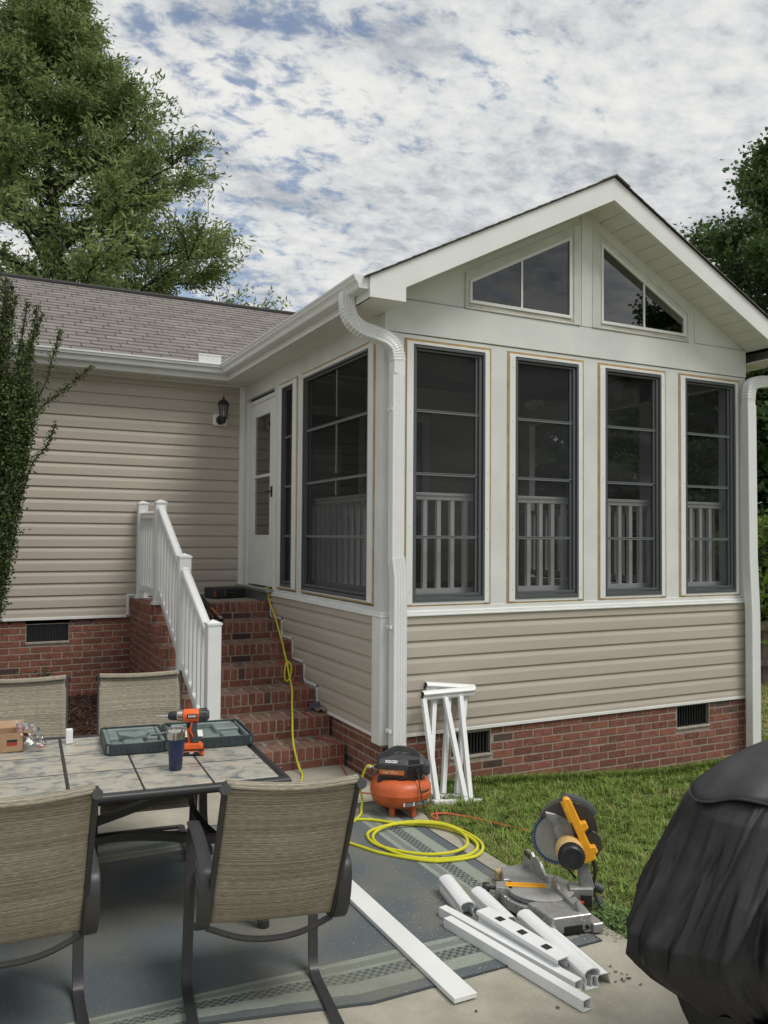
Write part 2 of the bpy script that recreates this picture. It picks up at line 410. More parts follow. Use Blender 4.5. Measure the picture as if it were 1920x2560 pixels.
# siding, lower wall
M = MB(); siding(M, (0, -.004, 0), FX, NF, 3.99, .352, 1.262, 1.198); M.build('siding', SIDING, SR)
M = MB(); siding(M, (-.004, 0, 0), FY, NS, 2.56, .352, 1.262, 1.198); M.build('siding', SIDING, SR)
M = MB(); M.box(0, 3.99, 0, .1, .352, 1.262); M.box(0, .1, .1, D, .352, 1.262); M.box(3.89, 3.99, .1, D, .352, 1.262); M.build('wall_core', WHITEB, SR)
M = MB(); siding(M, (3.994, 0, 0), FY, (1, 0, 0), D, .352, 1.262, 1.198); M.build('siding', SIDING, SR)
# starter strip, stepped J trim, ledge, corner cover
M = MB(); M.box(.06, 3.99, -.024, 0, .336, .362); M.box(-.024, 0, .127, 1.26, .336, .362)
st = [(2.56, 1.215), (2.56, 1.05), (2.215, 1.05), (2.215, .885), (1.90, .885), (1.90, .705), (1.58, .705), (1.58, .535), (1.26, .535), (1.26, .362)]
for (a, b), (c, d) in zip(st[:-1], st[1:]):
    M.box(-.026, -.002, min(a, c) - .010, max(a, c) + .010, min(b, d) - .010, max(b, d) + .010)
M.build('starter_trim', WHITE, SR, bevel=.002)
M = MB(); M.box(-.035, 4.0, -.035, 0, 1.262, 1.277); M.box(-.035, 0, .0, 2.56, 1.2615, 1.2765)
M.box(-.022, 3.99, -.022, 0, 1.277, 1.3005); M.box(-.022, 0, .0, 2.56, 1.2765, 1.2995); M.build('ledge', WHITE, SR, bevel=.003)
M = MB()
M.extr([(-.03, -.03, .295), (.075, -.03, .295), (.075, .0, .295), (0, 0, .295), (0, .12, .295), (-.03, .12, .295)], (0, 0, .965))
M.box(-.038, -.028, .03, .10, .298, 1.258)
M.build('corner_post', WHITE, SR, bevel=.003)
# front wall of white boards around four openings
M = MB(); yy = (-.0, .09); e = [0] ; xs_ = []
for x in WX: xs_ += [x - .078, x + WW + .064]
edges = [0] + xs_ + [3.99]
for i in range(0, len(edges), 2): M.box(edges[i], edges[i + 1], yy[0], yy[1], 1.31, 3.437)
M.box(0, 3.99, -.006, .09, 1.288, 1.333); M.box(0, 3.99, 0, .09, 3.437, 3.468)
M.build('window_wall', WHITEB, SR, bevel=.0015)
M = MB(); M.box(0, 3.99, -.010, .09, 3.474, 3.735); M.build('beam_board', WHITEB, SR, bevel=.002)
for x in WX:
    x0, x1 = x - .078, x + WW + .064
    M = MB()
    for (a, b, c, d) in ((x0, x0 + .019, 1.333, 3.437), (x1 - .019, x1, 1.333, 3.437), (x0 + .019, x1 - .019, 3.417, 3.437), (x0 + .019, x1 - .019, 1.333, 1.346)):
        M.box(a, b, -.004, .05, c, d)
    cs_ = M.build('window_casing', TAN, SR)
    M = MB()
    M.box(x0 + .019, x, -.014, .05, 1.352, 3.395); M.box(x + WW, x1 - .019, -.014, .05, 1.352, 3.395)
    M.box(x0 + .019, x1 - .019, -.010, .05, 3.395, 3.417); M.box(x0 + .019, x1 - .019, -.008, .05, 1.346, 1.3705)
    M.build('stop_board', WHITE, cs_, bevel=.002)
    M = MB()
    for zz in (1.45, 1.95, 2.4, 2.85, 3.3):
        for xx in (x - .03, x + WW + .025): M.cyl((xx, -.016, zz), (xx, -.013, zz), .003, n=6)
    M.build('nail_head', GREYP, cs_)
    window_vent('w', SR, (x, -.004, 0), FX, NF, WW, ZB, ZT)
# side wall (x = 0)
M = MB()
for (a, b) in ((.09, .154), (1.733, 1.87), (2.41, 2.53)): M.box(0, .09, a, b, 1.30, 3.437)
M.box(-.004, .09, .0, 2.56, 1.288, 1.333); M.box(0, .09, .09, 3.60, 3.437, 3.62); M.box(0, .09, 3.50, 3.626, 1.2, 3.437); M.build('window_wall', WHITEB, SR, bevel=.0015)
M = MB(); M.box(-.006, .0, 0, .12, 1.30, 3.60); M.box(0, .12, -.006, .0, 1.333, 3.47); M.build('corner_board', WHITEB, SR, bevel=.001)
for (y0, y1, a, b, mu) in ((.154, 1.733, .2531, 1.7007, True), (1.87, 2.41, 1.978, 2.302, False)):
    M = MB()
    for (p, q, c, d) in ((y0, y0 + .017, 1.345, 3.437), (y1 - .017, y1, 1.345, 3.437), (y0 + .017, y1 - .017, 3.42, 3.437), (y0 + .017, y1 - .017, 1.345, 1.360)):
        M.box(-.006, .05, p, q, c, d)
    cs_ = M.build('window_casing', TAN, SR)
    M = MB(); M.box(-.018, .05, y0 + .017, a, 1.36, 3.42); M.box(-.018, .05, b, y1 - .017, 1.36, 3.42)
    M.box(-.012, .05, a, b, 3.387, 3.42); M.box(-.012, .05, a, b, 1.36, 1.372); M.build('stop_board', WHITE, cs_, bevel=.002)
    ob = window_vent('s', SR, (-.004, b, 0), (0, -1, 0), NS, b - a, ZB, ZT, mull=(.72, ((2.93, 3.36), (2.43, 2.87), (2.24, 2.37))) if mu else None, panemat=MATS['tinted_side'])
# door
M = MB()
M.box(.0, .1, 2.53, 3.50, 3.36, 3.392)
M.box(-.012, .09, 2.515, 2.53, 1.31, 3.437); M.box(-.012, .06, 3.42, 3.52, 1.31, 3.36); M.box(-.004, .06, 2.53, 3.42, 3.345, 3.36)
M.build('door_frame', WHITE, SR, bevel=.002)
M = MB(); M.box(.05, .09, 2.53, 3.5, 3.392, 3.437); M.build('door_head_gap', SHINGD, SR)  # near-black filler paints the shade of the recess over the door
M = MB()
for (a, b, c, d) in ((2.535, 2.697, 1.345, 3.34), (3.235, 3.41, 1.345, 3.34), (2.697, 3.235, 1.345, 1.88), (2.697, 3.235, 3.193, 3.34), (2.697, 3.235, 2.515, 2.545)):
    M.box(.0, .035, a, b, c, d)
dr = M.build('storm_door', WHITE, SR, bevel=.003)
M = MB(); M.add([(.02, 2.69, 1.87), (.02, 3.24, 1.87), (.02, 3.24, 3.2), (.02, 2.69, 3.2)], [(0, 1, 2, 3)]); M.build('pane', MATS['door_glass'], dr)
M = MB(); M.box(-.014, 0, 2.60, 2.63, 2.29, 2.40); M.tube([(-.01, 2.615, 2.345), (-.05, 2.615, 2.345), (-.05, 2.68, 2.35)], .009); M.build('handle', BLACKP, dr, smooth=True)
M = MB(); M.box(-.006, 0, 2.69, 3.24, 1.868, 1.888); M.build('glass_trim', WHITE, dr)
M = MB(); M.box(-.09, .1, 2.5, 3.6, 1.295, 1.325); M.box(-.02, .09, 2.53, 3.5, 1.19, 1.295); M.build('threshold', ALU, SR, bevel=.003)
# gable
SL = .516; AP = 4.948; CX = 2.015
def zt(x): return AP - SL * abs(x - CX)        # top of rake
def zs(x): return AP - .193 - SL * abs(x - CX)   # underside / soffit line
M = MB()
def gpoly(pts, y0, th, mb): mb.extr([(x, y0, z) for x, z in pts], (0, th, 0))
gpoly([(.79, 3.735), (3.147, 3.735), (3.147, 3.80), (.79, 3.80)], .0, .08, M)
gpoly([(0, 3.735), (.79, 3.735), (.79, zs(.79)), (.0, zs(.0))], .001, .08, M)
gpoly([(3.147, 3.735), (3.99, 3.735), (3.99, zs(3.99) ), (3.147, zs(3.147))], .001, .08, M)
gpoly([(.79, 3.968), (1.789, 4.482), (1.789, zs(1.789)), (.79, zs(.79))], .0, .08, M)
gpoly([(2.168, 4.482), (3.147, 3.968), (3.147, zs(3.147)), (2.168, zs(2.168))], .0, .08, M)
gpoly([(1.789, 3.80), (2.168, 3.80), (2.168, zs(2.168)), (CX, zs(CX)), (1.789, zs(1.789))], .0, .08, M)
M.build('gable_wall', WHITEB, SR)
M = MB(); gpoly([(1.925, 3.737), (2.126, 3.737), (2.126, zs(2.126)), (CX, zs(CX)), (1.925, zs(1.925))], -.014, .013, M); M.build('gable_post', WHITEB, SR, bevel=.001)
PEEL = mat('peeling_paint', (.60, .61, .565), .7, col2=(.37, .33, .27), var=(7, 1), bump=(60, .5), stretch=(.6, 1, 2.6))
TRIMG = mat('weathered_trim', (.60, .61, .56), .65, var=(5, .14), bump=(70, .3))
for side in (0, 1):
    g4 = [(.789, 3.812), (1.789, 3.812), (1.789, 4.47), (.789, 3.956)]
    if side: g4 = [(3.147, 3.812), (2.168, 3.812), (2.168, 4.473), (3.147, 3.952)]
    s_ = -1 if side else 1
    def off(poly, a, b, c, d):
        """grow: a outer low side, b bottom, c post side, d roof side"""
        (x0, z0), (x1, z1), (x2, z2), (x3, z3) = poly
        return [(x0 - s_ * a, z0 - b), (x1 + s_ * c, z1 - b), (x2 + s_ * c, z2 + d + SL * c), (x3 - s_ * a, z3 + d - SL * a)]
    def ring(pa, pb, y0, th, mb):
        for i in range(4):
            j = (i + 1) % 4; mb.extr([(pa[i][0], y0, pa[i][1]), (pa[j][0], y0, pa[j][1]), (pb[j][0], y0, pb[j][1]), (pb[i][0], y0, pb[i][1])], (0, th, 0))
    M = MB(); ring(g4, off(g4, .022, .026, .02, .028), -.022, .03, M)
    gw = M.build('gable_window', WHITE, SR, bevel=.001, recalc=True)
    M = MB(); ring(off(g4, .022, .026, .02, .028), off(g4, .05, .062, .048, .085), -.010, .012, M); M.build('trim', TRIMG, gw, recalc=True)
    M = MB(); ring(off(g4, .05, .062, .048, .085), off(g4, .062, .074, .126, .108), -.020, .022, M); M.build('trim', TRIMG, gw, bevel=.001, recalc=True)
    M = MB(); q = off(g4, .05, .0, .11, 0); x0, x1 = sorted((q[0][0], q[1][0])); M.box(x0, x1, -.0115, 0, 3.752, 3.785); M.build('peeling_sill', PEEL, gw)
    M = MB(); M.add([(x, -.006, z) for x, z in g4], [(0, 1, 2, 3)]); M.build('pane', MATS['dark_gable_glass'], gw)
    mx = 1.287 if not side else 2.655
    zz = 3.956 + (mx - .789) * .514 if not side else 3.952 + (3.147 - mx) * .532
    M = MB(); M.box(mx - .009, mx + .009, -.014, -.004, 3.812, zz); M.build('mullion', WHITE, gw)
M = MB(); M.box(.02, .74, -.0125, -.009, 3.7385, 3.741); M.box(3.30, 3.97, -.0125, -.009, 3.7385, 3.741)
for xx in (.735, 3.297): M.box(xx, xx + .002, -.0012, .0, 3.741, zs(xx) - .06)
M.build('panel_joint', mat('joint_dark', (.10, .10, .09), .9), SR)
# rake boards, soffit, shingles
M = MB(); XL, XR = -.283, 4.31
M.extr([(XL, -.33, zt(XL)), (CX, -.33, AP), (CX, -.33, AP - .193), (.0, -.33, zs(.0)), (XL, -.33, zs(.0) )][:3] + [(.012, -.33, zs(.012)), (.012, -.33, 3.612), (XL, -.33, 3.612)], (0, .03, 0))
M.extr([(CX, -.33, AP), (XR, -.33, zt(XR)), (XR, -.33, 3.612), (4.0, -.33, 3.612), (4.0, -.33, zs(4.0)), (CX, -.33, AP - .193)], (0, .03, 0))
M.build('rake_board', WHITE, SR, recalc=True)
M = MB(); gap = []
n_ = 15
for sgn in (-1, 1):
    xe = 2.1 if sgn < 0 else 2.0
    for i in range(n_):
        a = xe * i / n_; b = xe * (i + 1) / n_ - .007
        x0, x1 = CX + sgn * a, CX + sgn * b
        M.add([(x0, -.30, zs(x0)), (x0, .0, zs(x0)), (x1, .0, zs(x1)), (x1, -.30, zs(x1)), (x0, -.30, zs(x0) + .01), (x0, .0, zs(x0) + .01), (x1, .0, zs(x1) + .01), (x1, -.30, zs(x1) + .01)],
              [(0, 1, 2, 3), (0, 4, 5, 1), (2, 6, 7, 3)])
M.build('rake_soffit', SOFFIT, SR)
M = MB(); M.box(XL, .012, -.30, 0, 3.612, 3.618); M.box(.002, .012, -.30, 0, 3.618, zs(.0)); M.build('return_box', WHITE, SR)
M = MB(); M.box(4.0, XR, -.3, 0, 3.612, 3.618); M.build('return_box', WHITE, SR)
# eave along the side (x<0) and the main house eave
M = MB(); M.box(XL, XL + .02, -.30, 3.345, 3.612, 3.77); M.box(XL - .004, XL - .001, -.30, 3.345, 3.607, 3.640); M.build('fascia', WHITE, SR)
M = MB()
for i in range(37):
    y0 = -.0 + i * .098
    if y0 > 3.535: break
    M.box(XL + .02, 0, y0, y0 + .091, 3.606, 3.611)
M.box(XL + .02, 0, 0, D, 3.6115, 3.614)
M.build('eave_soffit', SOFFIT, SR)
M = MB(); M.box(4.0, XR, 0, 3.6, 3.606, 3.614); M.box(XR - .02, XR, -.3, 3.6, 3.612, 3.77); M.build('eave_soffit', SOFFIT, SR)
GP = [(0, .095), (0, 0), (.074, 0), (.080, .012), (.083, .030), (.094, .045), (.106, .055), (.111, .072), (.120, .083), (.120, .097), (.112, .097), (.110, .088), (.102, .076), (.096, .060), (.076, .040), (.070, .008), (.006, .008), (.006, .095)]
def gutter(M, path, z0, outs):
    """path: list of xy corner points, outs: outward unit offsets (mitred) for each"""
    vs = []; n = len(GP)
    for (px, py), (ox, oy) in zip(path, outs):
        for (u, w) in GP: vs.append((px + ox * u, py + oy * u, z0 + w))
    fs = []
    for i in range(len(path) - 1):
        for k in range(n): fs.append((i * n + k, i * n + (k + 1) % n, (i + 1) * n + (k + 1) % n, (i + 1) * n + k))
    fs += [tuple(range(n - 1, -1, -1)), tuple(range((len(path) - 1) * n, len(path) * n))]
    M.add(vs, fs)
M = MB(); gutter(M, [(XL, -.305), (XL, 3.345), (-9, 3.345)], 3.672, [(-1, 0), (-1, -1), (0, -1)])
gt = M.build('gutter', VINYL, SR, recalc=True)
M = MB(); M.extr([(XL - u, -.308, 3.672 + w) for u, w in GP[:10]] , (0, .004, 0)); M.build('end_cap', VINYL, gt, recalc=True)
M = MB(); gutter(M, [(XR, 3.6), (XR, -.305)], 3.672, [(1, 0), (1, 0)]); M.build('gutter', VINYL, SR, recalc=True)
# downspouts: ribbed rectangular section
RS = []
a_, b_ = .052, .038
for t in range(5): RS.append((-a_ + .012 + t * .02, -b_ + (.003 if t % 2 else 0)))
RS = [(-a_, -b_ + .004), (-a_ + .004, -b_)] + [(x, -b_ + (.004 if i % 2 else 0)) for i, x in enumerate((-.036, -.026, -.016, -.006, .006, .016, .026, .036))] + [(a_ - .004, -b_), (a_, -b_ + .004), (a_, b_ - .004), (a_ - .004, b_), (-a_ + .004, b_), (-a_, b_ - .004)]
def spout(pts, name, ribs=None, sc=1., par=None):
    M = MB(); P = [Vector(p) for p in pts]; r = [sc] * len(P)
    if ribs:
        for i in range(*ribs):
            if i % 2: r[i] = sc * 1.12
    M.tube(P, r, sect=RS, up=(0, 1, 0)); return M.build(name, VINYL, par or SR, smooth=True)
el = smoothpath([(-.345, -.055, 3.70), (-.342, -.055, 3.60), (-.315, -.065, 3.505), (-.235, -.080, 3.435), (-.13, -.095, 3.405), (-.03, -.10, 3.375), (.035, -.10, 3.32), (.058, -.10, 3.23), (.060, -.10, 3.12)], 9)
ds = spout(el, 'downspout', (10, 64)); spout([(.060, -.10, 3.12), (.062, -.10, 1.66)], 'straight_pipe', par=ds)
spout([(.064, -.10, 1.72), (.084, -.10, 1.56), (.084, -.10, -.04)], 'lower_pipe', sc=1.10, par=ds)
M = MB()
for z in (2.85, 1.2, .42): M.box(.0, .02, -.13, -.06, z - .012, z + .012)
M.build('strap', VINYL, ds)
el = smoothpath([(4.40, -.10, 3.66), (4.36, -.10, 3.52), (4.24, -.10, 3.445), (4.08, -.10, 3.425), (3.96, -.10, 3.39), (3.918, -.10, 3.30), (3.915, -.10, 3.18)], 9)
ds = spout(el, 'downspout', (8, 50)); spout([(3.915, -.10, 3.18), (3.925, -.10, 1.70), (3.955, -.10, 1.15), (3.958, -.10, -.26)], 'straight_pipe', sc=1.12, par=ds)
# sunroom roof: two slopes running back into the main roof
MS, RZ0, RY0 = .527, 3.79, 3.30     # main roof slope
def roof_quad(M, p, q, r_, s_, th=.012): 
    n = (Vector(q) - Vector(p)).cross(Vector(s_) - Vector(p)).normalized() * th
    M.extr([p, q, r_, s_], n)
rz = .002
M = MB()
for sgn, xe in ((-1, -.31), (1, 4.34)):
    ze = AP + rz - SL * abs(xe - CX); yr = RY0 + (AP + rz - RZ0) / MS + .2; yee = RY0 + .1
    M.extr([(CX, -.345, AP + rz), (xe, -.345, ze), (xe, yee, ze), (CX, yr, AP + rz)], (0, 0, .012))
M.build('roof_deck', SHINGD, SR, recalc=True)
M = MB(); cl = math.sqrt(1 + SL * SL)
for sgn, xe in ((-1, -.325), (1, 4.355)):
    Lx = abs(xe - CX); nc = int(Lx * cl / .143)
    for k in range(nc + 1):
        a = min(Lx, Lx - (nc - k) * .143 / cl); b = a - .143 / cl * 1.1
        if b < 0: b = 0
        y = -.355 - (.06 if k % 2 else 0)
        while y < 5.6:
            y1 = y + .301; ya = max(y, -.352)
            za = AP + rz + .013 - SL * a; zb = AP + rz + .011 - SL * b
            x0, x1 = CX + sgn * a, CX + sgn * b
            M.add([(x0, ya, za + .003), (x0, y1, za + .003), (x1, y1, zb), (x1, ya, zb), (x0, ya, za - .006), (x0, y1, za - .006), (x1, y1, zb - .006), (x1, ya, zb - .006)],
                  [(0, 1, 2, 3), (4, 5, 1, 0), (5, 6, 2, 1), (7, 4, 0, 3)])
            y += .305
M.build('shingles', SHING, SR)
M = MB()
for i in range(30):
    y = -.36 + i * .2
    M.extr([(CX - .15, y, AP + rz + .022 - SL * .15), (CX, y, AP + rz + .020), (CX + .15, y, AP + rz + .022 - SL * .15), (CX + .15, y, AP + rz + .015 - SL * .15), (CX, y, AP + rz + .012), (CX - .15, y, AP + rz + .015 - SL * .15)], (0, .205, 0))
M.build('ridge_cap', SHING, SR, recalc=True)
# interior
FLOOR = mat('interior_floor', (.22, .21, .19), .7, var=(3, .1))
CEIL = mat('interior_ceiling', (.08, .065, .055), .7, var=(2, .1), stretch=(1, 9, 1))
M = MB(); M.box(.1, 3.89, .1, D, 1.24, 1.30); M.build('floor_slab', FLOOR, SR)
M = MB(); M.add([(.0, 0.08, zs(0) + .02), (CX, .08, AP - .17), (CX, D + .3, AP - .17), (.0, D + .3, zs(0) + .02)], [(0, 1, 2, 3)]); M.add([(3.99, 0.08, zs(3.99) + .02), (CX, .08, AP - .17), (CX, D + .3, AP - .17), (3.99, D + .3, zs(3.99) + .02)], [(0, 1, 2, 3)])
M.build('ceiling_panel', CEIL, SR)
M = MB(); M.extr([(0, D + .002, 3.60), (3.99, D + .002, 3.60), (3.99, D + .002, zs(3.99) + .05), (CX, D + .002, AP - .1), (0, D + .002, zs(0) + .05)], (0, .05, 0)); M.build('back_gable', SIDING, SR, recalc=True)
M = MB()      # far side wall posts
for (a, b) in ((.092, .25), (1.15, 1.35), (2.3, 2.5), (3.4, 3.626)): M.box(3.90, 3.99, a, b, 1.262, 3.6)
M.box(3.90, 3.99, .25, 3.4, 3.40, 3.6); M.box(3.9, 3.99, .25, 3.4, 1.262, 1.36); M.build('window_wall', WHITEB, SR)
M = MB()
for (a, b) in ((.25, 1.15), (1.35, 2.3), (2.5, 3.4)):
    M.add([(3.95, a, 1.36), (3.95, b, 1.36), (3.95, b, 3.4), (3.95, a, 3.4)], [(0, 1, 2, 3)])
M.build('far_side_pane', glass_mat('far_tint', (.42, .42, .43), .03, .03), SR)
DRS = mat('patio_door_frame', (.6, .6, .57), .5)
M = MB()
for (a, b, c, d) in ((.55, .65, 1.3, 3.35), (2.35, 2.45, 1.3, 3.35), (.55, 2.45, 3.35, 3.46), (1.45, 1.53, 1.3, 3.35)): M.box(a, b, D - .05, D - .002, c, d)
pd_ = M.build('patio_door', DRS, SR); M = MB(); M.box(.65, 2.35, D - .02, D - .015, 1.3, 3.35); M.build('pane', mat('dark_indoor_glass', (.012, .013, .015), .08), pd_)
# inner white deck railing
def inner_rail(p, q):
    p, q = Vector(p), Vector(q); d = (q - p); L_ = d.length; d.normalize()
    M = MB()
    M.bar(p + Vector((0, 0, 2.225)), q + Vector((0, 0, 2.225)), .062, .026); M.bar(p + Vector((0, 0, 2.198)), q + Vector((0, 0, 2.198)), .045, .04)
    rail = M.build('inner_railing', VINYL, SR, bevel=.004)
    M = MB(); M.bar(p + Vector((0, 0, 1.43)), q + Vector((0, 0, 1.43)), .045, .07); M.build('bottom_rail', VINYL, rail)
    n = int(L_ / .128)
    for i in range(n):
        M = MB(); c = p + d * (.03 + i * .128); M.box(c.x - .018, c.x + .018, c.y - .018, c.y + .018, 1.465, 2.18); M.build('baluster', VINYL, rail)
inner_rail((.16, .15, 0), (3.84, .15, 0)); inner_rail((.15, .25, 0), (.15, 2.4, 0)); inner_rail((3.84, .25, 0), (3.84, 3.5, 0))

# ------------------------------------------------------------------ main house
H = thing('house', 'long beige sided house wing with brown shingle roof on brick base', 'house', (-3, D, 0))
M = MB(); siding(M, (-9, D - .004, 0), FX, NF, 8.975, 1.003, 3.612, 3.5276); M.build('siding', SIDING, H)
M = MB(); M.box(-9, 3.99, D, D + .15, .95, 3.62); M.box(-9, 3.99, 8.45, 8.6, .0, 3.6); M.box(-9, -8.85, D, 8.6, 0, 3.6); M.box(3.84, 3.99, D, 8.6, -.6, 3.6); M.build('wall_core', SIDING, H)
hv = (-2.287, -1.878, .76, .943)
mortar_panel('brick_foundation', (-9, D, 0), FX, 12.99, -.5, .99, NF, H, holes=((hv[0] + 9, hv[1] + 9, hv[2], hv[3]),))
brick_panel('brickwork', (-6, D, 0), FX, 4.9, .1, .985, NF, H, holes=((hv[0] + 6 - .008, hv[1] + 6 + .008, hv[2] - .008, hv[3] + .003),), dark=.08, seed=21)
M = MB(); M.box(hv[0], hv[1], D + .03, D + .04, hv[2], hv[3])
for i in range(14): u = hv[0] + .015 + i * .029; M.box(u, u + .008, D + .015, D + .03, hv[2] + .01, hv[3] - .01)
v = M.build('foundation_vent', BLACKP, H); M = MB(); M.box(hv[0] - .01, hv[1] + .01, D - .012, D + .05, hv[2] - .022, hv[2] + .002); M.build('sill', MORTAR, v, bevel=.004)
M = MB(); M.box(-9, -1.277, D - .028, D - .002, .988, 1.016); M.box(-1.297, -1.272, D - .028, D - .002, .99, 1.24); M.box(-1.29, -.02, D - .026, D - .002, 1.215, 1.240)
M.box(-9, -.02, D - .026, D - .002, 3.592, 3.612); M.box(-.062, -.002, D - .04, D - .002, 1.26, 3.60); M.build('j_trim', WHITE, H, bevel=.002)
M = MB(); M.box(-9, XL, 3.345, 3.365, 3.612, 3.77); M.build('fascia', WHITE, H)
M = MB()
for i in range(92):
    x0 = -9 + i * .098
    if x0 + .091 < XL + .02: M.box(x0, x0 + .091, 3.365, D, 3.606, 3.611)
M.box(-9, XL + .0195, 3.365, D, 3.6115, 3.6145); M.build('soffit', SOFFIT, H)
RYR = 6.05; RZR = RZ0 + MS * (RYR - RY0)
M = MB(); M.extr([(-9.3, RY0 - .06, RZ0 - .068), (-9.3, RYR, RZR - .030), (4.3, RYR, RZR - .030), (4.3, RY0 - .06, RZ0 - .068)], (0, 0, .01))
M.extr([(-9.3, RYR, RZR - .03), (4.3, RYR, RZR - .03), (4.3, 8.86, RZ0 - .03), (-9.3, 8.86, RZ0 - .03)], (0, 0, .01)); rf = M.build('roof', SHINGD, H, recalc=True)
M = MB(); cl = math.sqrt(1 + MS * MS); ncr = int((RYR - RY0) * cl / .140) + 1
for k in range(ncr):
    s0 = k * .140 / cl; s1 = (k + 1.1) * .140 / cl
    y0, y1 = RY0 - .05 + s0, min(RY0 - .05 + s1, RYR)
    x = -6.2 + (k % 3) * .1017 + rnd.uniform(-.02, .02)
    while x < 2.6:
        w = .296
        za, zb = RZ0 + MS * (y0 - RY0) + .004, RZ0 + MS * (y1 - RY0) - .003
        dz = rnd.uniform(0, .0015)
        M.add([(x, y0, za + .0065 + dz), (x + w, y0, za + .0065 + dz), (x + w, y1, zb), (x, y1, zb), (x, y0, za - .004), (x + w, y0, za - .004), (x + w, y1, zb - .006), (x, y1, zb - .006)],
              [(0, 1, 2, 3), (4, 5, 1, 0), (5, 6, 2, 1), (7, 4, 0, 3)])
        x += .305
M.build('shingles', SHING, rf)
M = MB(); M.extr([(-9.3, RYR - .12, RZR - .054 + .03), (-9.3, RYR, RZR + .03), (-9.3, RYR + .12, RZR - .054 + .03), (-9.3, RYR + .12, RZR - .07), (-9.3, RYR, RZR - .01), (-9.3, RYR - .12, RZR - .054 - .012)], (13.6, 0, 0))
M.build('ridge_vent', mat('ridge_shingle_dark', (.035, .032, .032), .9, bump=(300, .6)), rf, recalc=True)
M = MB(); M.box(-.64, -.39, 3.235, 3.245, 3.762, 3.86); M.box(-.40, -.39, 3.245, 3.34, 3.762, 3.86); M.box(-.64, -.39, 3.232, 3.236, 3.845, 3.862); M.build('splash_guard', VINYL, H, bevel=.002)

# wall lantern
LT = thing('wall_lantern', 'black carriage lantern mounted on a white block beside the door', 'lantern', (-.29, D - .02, 3.2))
M = MB(); M.box(-.375, -.215, D - .045, D - .015, 3.13, 3.27); M.build('mounting_block', WHITE, LT, bevel=.012)
M = MB(); M.lathe([(.0, 0), (.052, .0), (.052, .012), (.03, .03), (.0, .03)], T=Matrix.Translation((-.295, D - .045, 3.195)) @ Matrix.Rotation(R(90), 4, 'X'))
M.tube(smoothpath([(-.295, D - .06, 3.19), (-.295, D - .12, 3.16), (-.295, D - .17, 3.17), (-.295, D - .17, 3.20)], 4), .012)
M.lathe([(0, -.05), (.018, -.045), (.03, -.02), (.028, .0), (.045, .01), (.045, .02), (0, .02)], (-.295, D - .17, 3.19)); M.build('bracket', BLACKP, LT, smooth=True)
M = MB(); c = (-.295, D - .17, 3.21)
for i in range(6):
    a = i * math.pi / 3; M.tube([(c[0] + .036 * math.cos(a), c[1] + .036 * math.sin(a), c[2]), (c[0] + .058 * math.cos(a), c[1] + .058 * math.sin(a), c[2] + .15)], .0045, 5)
M.lathe([(.066, .148), (.07, .155), (.05, .185), (.022, .205), (.010, .215), (.012, .225), (.004, .235), (.006, .25), (.0, .262)], c, n=6); M.lathe([(.04, -.003), (.042, .006), (0, .006)], c, n=6)
M.build('cage', BLACKP, LT)
M = MB(); M.lathe([(.033, .006), (.054, .148)], c, n=6); M.build('glass', glass_mat('lantern_glass', (.8, .8, .8), .15, .05), LT)
M = MB(); M.lathe([(0, .02), (.008, .025), (.010, .06), (.004, .085), (0, .09)], c, n=10); M.build('bulb', mat('frosted_bulb', (.8, .75, .6), .4), LT, smooth=True)

# ------------------------------------------------------------------ brick steps
ST = thing('brick_steps', 'flight of red brick steps rising to the white storm door', 'steps', (-.63, 1.8, 0))
TR = [(2.575, 1.197), (2.24, 1.026), (1.92, .855), (1.60, .684), (1.28, .513), (.94, .342), (.62, .171)]   # nosing y, tread z
SX0, SX1 = -1.265, -.03
M = MB()
for i, (y, z) in enumerate(TR):
    yb = D - .03 if i == 0 else TR[i - 1][0] + .03
    M.box(SX0 + .010, SX1, y + .0045, yb, -.1, z - .0045)
M.build('mortar_core', MORTAR, ST)
for i, (y, z) in enumerate(TR):
    M = MB(); rg = random.Random(40 + i)
    # rowlock nosing bricks on edge
    n = 18; p = (SX1 - SX0) / n
    for k in range(n):
        M.cm = 1 if rg.random() < (.12 if i == 0 else .06) else 0
        x0 = SX0 + k * p + (.005 if k else .0045); dy = rg.uniform(-.002, .002)
        M.box(x0, x0 + p - .010, y + dy, y + .195, z - .098, z + rg.uniform(-.002, .001))
    if i > 0:  # back row on the tread
        for k in range(n):
            M.cm = 1 if rg.random() < .1 else 0
            x0 = SX0 + k * p + (.005 if k else .0045) + .02 * (k % 2)
            M.box(x0 - (.02 * (k % 2) if k == 0 else 0), x0 + p - .010, y + .205, TR[i - 1][0] + .01, z - (.098 if k == 0 else .05), z - .002 + rg.uniform(-.002, .001))
    M.build('tread', [BRICK, BRICKD], ST, bevel=.004)
    # stretcher course under the nosing
    M = MB(); u = SX0 - (.07 if i % 2 else .17); zb = (TR[i + 1][1] if i < 6 else 0) + .006
    while u < SX1:
        a, b = max(SX0, u) + .005, min(SX1, u + .203) - .005
        if b - a > .02:
            M.cm = 1 if rg.random() < .1 else 0; M.box(a, b, y + .002, y + .09, zb, z - .106)
        u += .203
    M.build('riser', [BRICK, BRICKD], ST, bevel=.0035)
M = MB(); M.box(SX0 + .09, SX1, 2.765, D - .03, 1.15, 1.192); M.build('landing_slab', mat('landing_concrete', (.27, .26, .23), .9, var=(6, .2), bump=(120, .5)), ST)
